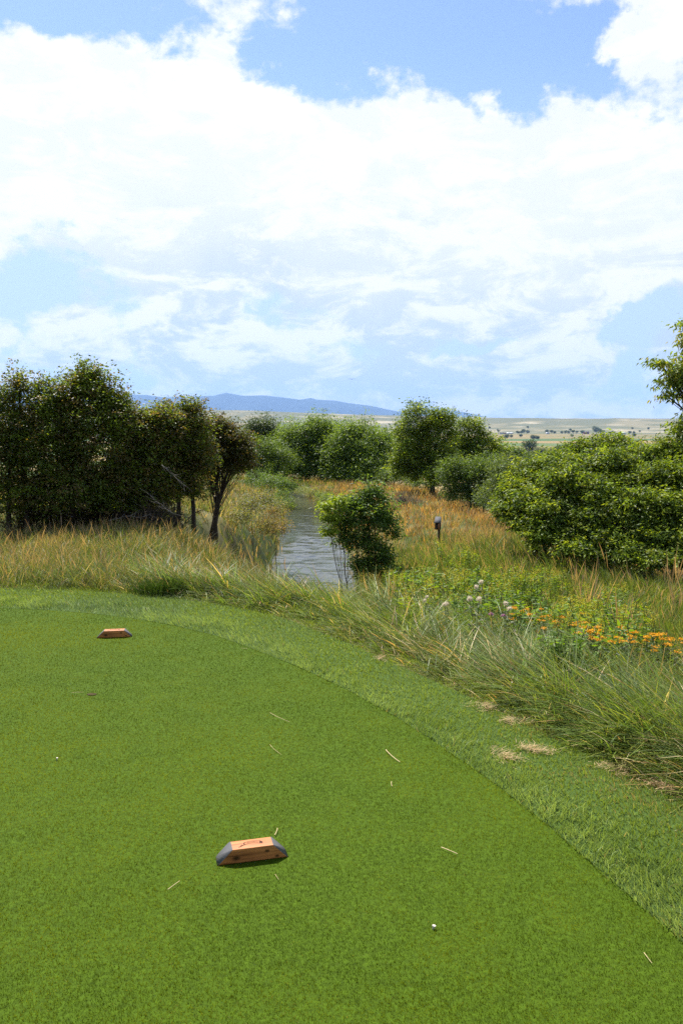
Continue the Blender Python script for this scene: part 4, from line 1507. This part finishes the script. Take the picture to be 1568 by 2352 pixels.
# ------------------------------------------------------------------ bird
c = at(808, 871, 150)
T = thing('bird', 'tiny dark bird gliding low in front of the clouds', 'bird', c, None, R(8))
mb = MB()
t = np.linspace(-.28, .28, 9)
mb.tube(np.c_[np.zeros(9), t, .0 * t], .05 * np.sqrt(np.clip(1 - (t / .3) ** 2, .02, 1)), 8)
for sgn in (-1, 1):
    xs = np.array([0, .2, .42, .66])
    zt = np.array([0, .05, .06, .03])
    fr_, bk = np.array([.1, .13, .08, -.03]), np.array([-.1, -.08, -.07, -.06])
    up = np.c_[sgn * xs, fr_, zt + .012]
    dn = np.c_[sgn * xs, bk, zt + .012]
    V = np.concatenate([up, dn, up - [0, 0, .02], dn - [0, 0, .02]])
    F = []
    for k in range(3):
        F += [(k, k + 1, k + 5, k + 4), (k + 8, k + 12, k + 13, k + 9), (k, k + 8, k + 9, k + 1), (k + 4, k + 5, k + 13, k + 12)]
    F.append((3, 11, 15, 7))
    mb.add(V, F)
mb.add([(-.03, -.25, 0), (.03, -.25, 0), (.08, -.42, 0), (-.08, -.42, 0), (-.03, -.25, -.015), (.03, -.25, -.015), (.08, -.42, -.015), (-.08, -.42, -.015)],
       [(0, 1, 2, 3), (4, 7, 6, 5), (0, 4, 5, 1), (1, 5, 6, 2), (2, 6, 7, 3), (3, 7, 4, 0)])
mb.build('body', M['bird'], T, smooth=True)

# ------------------------------------------------------------------ flowers and forbs
def forb_mesh(kind, h, nst, seed):
    """returns Empty with stem, foliage, flower parts"""
    T = bpy.data.objects.new(kind, None)
    COL.objects.link(T)
    st = MB()
    LP, LD, LC = [], [], []
    tips = []
    for s in range(nst):
        a = rng.uniform(0, TAU)
        b = np.array([rng.normal(0, .035 * nst ** .5), rng.normal(0, .035 * nst ** .5), 0])
        hh = h * rng.uniform(.75, 1.05)
        tip = b + np.array([math.cos(a) * .1 * hh, math.sin(a) * .1 * hh, hh])
        p = bez(b, b + np.array([0, 0, hh * .6]), tip, 6)
        st.tube(p, np.linspace(.0035, .0018, 6), 5)
        tips.append(tip)
        m_ = 34
        tt = rng.uniform(.12, .95, m_)
        base = b * (1 - tt[:, None]) + tip * tt[:, None]
        LP.append(base)
        ang = np.arange(m_) * 2.4
        LD.append(np.stack([np.cos(ang), np.sin(ang), np.full(m_, .3)], -1))
    st.build('stem', M['stem'], T)
    P, Dv = np.concatenate(LP), np.concatenate(LD)
    n = len(P)
    pal = np.array({'goldenrod': [(.19, .27, .025), (.14, .22, .025)], 'leafy_weed': [(.10, .18, .025), (.16, .26, .03)], 'thistle': [(.08, .10, .05), (.10, .12, .06)], 'tansy': [(.07, .11, .03), (.09, .12, .035)],
                    }.get(kind, [(.07, .12, .03)]))
    c = pal[rng.integers(0, len(pal), n)] * (1 + .5 * (rng.random((n, 1)) - .5))
    V, F, C = leaves(P, .07, .017 if kind != 'leafy_weed' else .022, .1, c, out_dir=Dv * 1.6)
    make('foliage', V, F, M['leaf'], C, T)
    if kind == 'goldenrod':
        for tip in tips:
            pts = []
            for k in range(8):
                a = rng.uniform(0, TAU)
                r_ = rng.uniform(.01, .045)
                q = tip + np.array([0, 0, -.09 + .012 * k])
                e = q + np.array([math.cos(a) * r_, math.sin(a) * r_, .02])
                pts.append(np.linspace(0, 1, 7)[:, None] * (e - q) + q)
            P = np.concatenate(pts)
            P = P + rng.normal(0, .004, P.shape)
            c = np.array([(.50, .40, .02)]) * (.7 + .6 * rng.random((len(P), 1))) + rng.random((len(P), 1)) * np.array([[0, .05, 0]])
            V, F, C = leaves(P, .010, .009, .0, c)
            make('flower_plume', V, F, M['petal'], C, T)
    elif kind == 'tansy':
        for tip in tips:
            P = tip + np.c_[rng.normal(0, .015, 28), rng.normal(0, .015, 28), rng.normal(0, .003, 28)]
            c = np.array([(.70, .34, .012)]) * (.75 + .5 * rng.random((28, 1)))
            V, F, C = leaves(P, .014, .012, .0, c)
            make('flower_head', V, F, M['petal'], C, T)
    elif kind == 'thistle':
        for tip in tips:
            P = rng.normal(0, 1, (260, 3))
            P /= np.linalg.norm(P, axis=1)[:, None]
            dirs = P.copy()
            P = tip + P * rng.uniform(.004, .013, (260, 1)) * np.array([1, 1, 1.3])
            c = np.array([(.78, .68, .55)]) * (.8 + .3 * rng.random((260, 1)))
            V, F, C = leaves(P, .016, .003, .0, c, out_dir=dirs * 2)
            make('seed_head', V, F, M['fluff'], C, T)
    elif kind == 'pink_thistle':
        for tip in tips:
            P = rng.normal(0, 1, (120, 3))
            P /= np.linalg.norm(P, axis=1)[:, None]
            P[:, 2] = np.abs(P[:, 2])
            dirs = P.copy()
            P = tip + P * .009
            c = np.array([(.45, .22, .36)]) * (.8 + .4 * rng.random((120, 1)))
            V, F, C = leaves(P, .02, .005, .0, c, out_dir=dirs * 3)
            make('flower_head', V, F, M['petal'], C, T)
    return T


FP = {k: [forb_mesh(k, h, ns_, i) for i in range(v)] for k, h, ns_, v in (('goldenrod', .52, 4, 5), ('leafy_weed', .46, 5, 4), ('tansy', .46, 4, 3), ('thistle', .62, 2, 2), ('pink_thistle', .48, 2, 1))}
fused = set()


def plant(kind, x, y, s, label, group, cat):
    pl = FP[kind]
    pr = pl[rng.integers(0, len(pl))]
    for p_ in pl:
        if id(p_) not in fused:
            pr = p_
            break
    loc = (x, y, gh(x, y) - .01)
    if id(pr) not in fused:
        fused.add(id(pr))
        o = pr
        o.location = loc
        o.rotation_euler = (0, 0, rng.uniform(0, TAU))
        o.scale = (s,) * 3
    else:
        o = dup(pr, loc, rng.uniform(0, TAU), s)
    o['label'] = label
    o['category'] = cat
    o['group'] = group
    return o


def plant_top(kind, px, py, s, h, label, group, cat):
    """stand the plant where its top is seen at the display point"""
    d = ray(px, py)
    ys_ = np.geomspace(3, 40, 400)
    xs_ = d[0] / d[1] * ys_
    zs_ = EYE + d[2] / d[1] * ys_
    g_ = ground_h(xs_, ys_) + h * s
    ok_ = (zs_ < g_) & (poly_sd(OUTER, xs_, ys_) > .9)
    i = int(np.argmax(ok_))
    s = max(.45, min(s, (zs_[i] - g_[i] + h * s) / h)) if ok_.any() else s
    return plant(kind, xs_[i], ys_[i], s, label, group, cat)


GR = [((905, 1295, 1075, 1335), 20, 'yellow flowered goldenrod in the bright green patch right of the creek bush', 'goldenrod near the creek bush'),
      ((1080, 1290, 1300, 1360), 22, 'yellow green goldenrod in the middle of the slope behind the thistles', 'goldenrod in the middle of the slope'),
      ((1280, 1330, 1500, 1420), 26, 'goldenrod with yellow plumes above the orange flower row', 'goldenrod above the orange flowers'),
      ((1000, 1215, 1090, 1275), 7, 'goldenrod growing in the grass around the birdhouse', 'goldenrod around the birdhouse')]
for (x0, y0, x1, y1), n_, lb, gr in GR:
    for i in range(n_):
        plant_top('goldenrod', rng.uniform(x0, x1), rng.uniform(y0, y1), rng.uniform(.85, 1.2), .50, lb, gr, 'flower')
WR = [((860, 1290, 1010, 1330), 26, 'leafy weed at the foot of the creek bush', 'leafy weeds by the creek bush'),
      ((1060, 1290, 1250, 1380), 48, 'leafy weed on the slope behind the white thistles', 'leafy weeds on the slope'),
      ((1250, 1360, 1460, 1440), 44, 'leafy weed standing just above the orange flowers', 'leafy weeds above the orange flowers')]
for (x0, y0, x1, y1), n_, lb, gr in WR:
    for i in range(n_):
        plant_top('leafy_weed', rng.uniform(x0, x1), rng.uniform(y0, y1), rng.uniform(.75, 1.15), .46, lb, gr, 'weed')
for i, (px, py) in enumerate(((1188, 1412), (1205, 1415), (1235, 1423), (1248, 1428), (1268, 1420), (1275, 1428), (1283, 1438), (1296, 1427), (1318, 1443), (1330, 1440), (1345, 1448), (1352, 1462), (1366, 1463), (1385, 1470), (1400, 1468), (1420, 1458), (1432, 1466), (1452, 1470), (1470, 1466), (1490, 1472), (1510, 1474), (1532, 1480), (1552, 1484), (1580, 1488))):
    zone = 'left end' if i < 7 else ('middle' if i < 15 else 'right end')
    plant_top('tansy', px, py, rng.uniform(.85, 1.05), .40, 'flat topped orange flowers at the %s of the orange row' % zone, 'orange flowers, %s of the row' % zone, 'flower')
for px, py, lb in ((1110, 1347, 'thistle with the biggest cluster of fluffy white seed heads'), (1092, 1362, 'thistle gone to fluff just left of the biggest white cluster'), (984, 1378, 'leftmost fluffy pale thistle above the flattened grass'),
                   (1030, 1378, 'pale thistle between the leftmost one and the biggest cluster'), (1160, 1398, 'low fluffy thistle right of the biggest cluster')):
    plant_top('thistle', px, py, rng.uniform(.9, 1.1), .55, lb, 'fluffy white thistles', 'thistle')
plant_top('pink_thistle', 1157, 1385, 1., .48, 'thistle with small pink purple flowers beside the white fluff', 'pink thistles', 'thistle')
plant_top('pink_thistle', 1236, 1535, 1., .48, 'pink thistle low in the flattened grass near the lawn', 'pink thistles', 'thistle')

# dense tuft at the lawn edge, painted dark in place of a shadowy hollow
p0 = hit(352, 1368)
n = 1500
x = p0[0] + rng.normal(0, .11, n) + .06
y = p0[1] + .12 + rng.normal(0, .08, n)
c = np.array([(.03, .06, .012), (.045, .085, .015)])[rng.integers(0, 2, n)]
V, F, C = blades(np.c_[x, y, np.zeros(n)] - np.array([p0[0], p0[1], 0]), rng.uniform(.10, .22, n), .0045, np.arctan2(y - p0[1] - .12, x - p0[0]), rng.uniform(0, .4, n), rng.uniform(.2, 1.2, n), (1, .9, .6, .1), c)
T = thing('shade_tuft', 'tuft of grass coloured dark for the shadowy hollow at the far lawn edge', 'grass tuft', (p0[0], p0[1], 0))
make('blades', V, F, M['grass'], C, T)

# tussocks of standing grass in the meadow (bigger seed heads seen singly on the right)
for i, (px, py, s) in enumerate(((1350, 1395, 1.), (1500, 1300, 1.1), (1545, 1340, 1.2), (1330, 1330, .9), (1440, 1480, 1.), (1560, 1410, 1.1), (1180, 1310, .8))):
    p0 = hit(px, py + 45)
    n = 18
    T = thing('seeding_grass_clump', ['seeding grass clump with feathery tan heads below the boxelders', 'tall tan plume grass at the right edge under the shrubs', 'reddish seed heads at the right edge of the slope',
                                      'tan plumes in the middle of the green slope', 'arching seed heads just above the long flattened grass', 'tan seed heads beside the last orange flowers', 'thin tan seed heads near the birdhouse slope'][i], 'grass clump', p0, 'seeding grass clumps')
    P = np.c_[rng.normal(0, .07, n), rng.normal(0, .07, n), np.full(n, -.02)]
    stem = np.tile(np.array([(.30, .24, .10)]), (n, 1))
    head = np.array([(.42, .27, .16)]) * (.8 + .4 * rng.random((n, 1)))
    V, F, C = blades(P, rng.uniform(.5, .8, n) * s, .0042, rng.uniform(0, TAU, n), rng.uniform(0, .25, n), rng.uniform(.1, .6, n), (.5, .45, .4, .4, .4, 2.2, 3.0, 2.4, 1.2, .2), stem, tipcol=head, tipfrom=.5)
    make('stalks', V, F, M['grass'], C, T)

# ------------------------------------------------------------------ litter on the lawn
STR = [((886, 1722), (918, 1750), .004, 'thick pale dry stalk on the right half of the lawn'), ((899, 1795), (900, 1806), .003, 'tiny upright looking straw below the thick stalk'), ((1013, 1946), (1050, 1961), .0035, 'straight dry straw right of the near marker'),
       ((620, 1637), (665, 1658), .002, 'long bent straw in the middle of the lawn'), ((620, 1710), (646, 1733), .0015, 'faint thin straw below the long bent one'), ((631, 1918), (637, 1902), .0035, 'short dry straw just behind the near marker'),
       ((386, 2043), (413, 2023), .0025, 'dry straw lower left of the near marker'), ((165, 1591), (192, 1590), .002, 'flat straw in the upper left of the lawn'), ((1478, 2188), (1496, 2212), .002, 'thin straw near the bottom right corner'),
       ((632, 2008), (640, 2020), .0015, 'wisp of straw in front of the near marker'), ((992, 1538), (1046, 1568), .003, 'long pale stem lying on the fringe beside the flattened grass'), ((1500, 1735), (1545, 1765), .0035, 'long dry stem at the right edge of the fringe'),
       ((555, 1489), (568, 1490), .002, 'short straw on the curved fringe edge')]
for a_, b_, r_, lb in STR:
    a, b = onz(*a_, .012), onz(*b_, .012)
    T = thing('dry_straw', lb, 'straw', (a + b) / 2 * [1, 1, 0], 'dry straws on the lawn')
    ctr = (a + b) / 2
    ctr[2] = 0
    m_ = (a + b) / 2 + np.array([.1 * (b - a)[1], -.1 * (b - a)[0], .006])
    mb = MB()
    mb.tube(bez(a - ctr, m_ - ctr, b - ctr, 8), np.linspace(r_ * .5, r_ * .35, 8), 6)
    mb.build('stalk', M['straw'], T, smooth=True)
for px, py, rr, lb in ((993, 2137, .0058, 'small pale broken tee stub in the lower middle of the lawn'), (130, 1748, .0045, 'small white speck of a broken tee on the left of the lawn')):
    c = onz(px, py)
    T = thing('broken_tee', lb, 'golf tee', c, 'broken golf tees')
    mb = MB()
    mb.tube([(0, 0, 0), (.002, 0, .008), (.004, 0, .014), (.0045, 0, .017)], (rr * .45, rr * .5, rr, rr * 1.05), 12)
    mb.build('stub', M['pale'], T, smooth=True)
# small divot
c = onz(210, 1597)
mb = MB()
th = np.arange(16) / 16 * TAU
ro_ = .018 + .008 * rng.random(16)
mb.add(np.c_[np.cos(th) * ro_ * 1.3, np.sin(th) * ro_, np.full(16, .0075)], [tuple(range(16))])
o = mb.build('divot', M['soil'])
o.location = c
struct(o)
# straw coloured patches
for i, (px, py, rx, ry, lb) in enumerate(((1160, 1742, 30, 15, 'brightest heap of dry clippings on the fringe'), (1228, 1727, 34, 10, 'thin dry clippings just right of the brightest heap'), (1415, 1772, 32, 13, 'left half of the long dry patch near the right edge'),
                                          (1518, 1815, 34, 11, 'dry clippings at the right frame edge'), (875, 1516, 14, 5, 'small dry spot high on the fringe'), (1180, 1662, 22, 6, 'dry spot beside the flattened grass'), (1110, 1628, 26, 7, 'faint dry spot above the brightest heap'))):
    c = onz(px, py)
    s = c[1] / FD
    n = int(230 * rx / 30)
    ex, ey = rx * s, ry * s / math.sin(math.atan(EYE / c[1]))
    P = np.c_[rng.normal(0, .6, n) * ex, rng.normal(0, .55, n) * ey, rng.uniform(.006, .032, n)]
    P[:, :2] += (np.stack([fbm(P[:, 0] * 14 + i, P[:, 1] * 14, 3), fbm(P[:, 1] * 14, P[:, 0] * 14 + i, 3)], -1) - .5) * .10
    P[:, 1] -= P[:, 0] * .3
    cc = np.array([(.66, .47, .27)]) * (.6 + .6 * rng.random((n, 1)))
    V, F, C = blades(P, rng.uniform(.02, .05, n), .0022, rng.normal(-.6, 1.2, n), rng.uniform(1.1, 1.55, n), .2, (1, .9, .3), cc)
    T = thing('dry_clippings', lb, 'clippings', (c[0], c[1], 0), 'dry clippings on the fringe')
    make('clippings', V, F, M['petal'], C, T)

print('objects', len(bpy.data.objects), 'polys', sum(len(m_.polygons) for m_ in bpy.data.meshes))
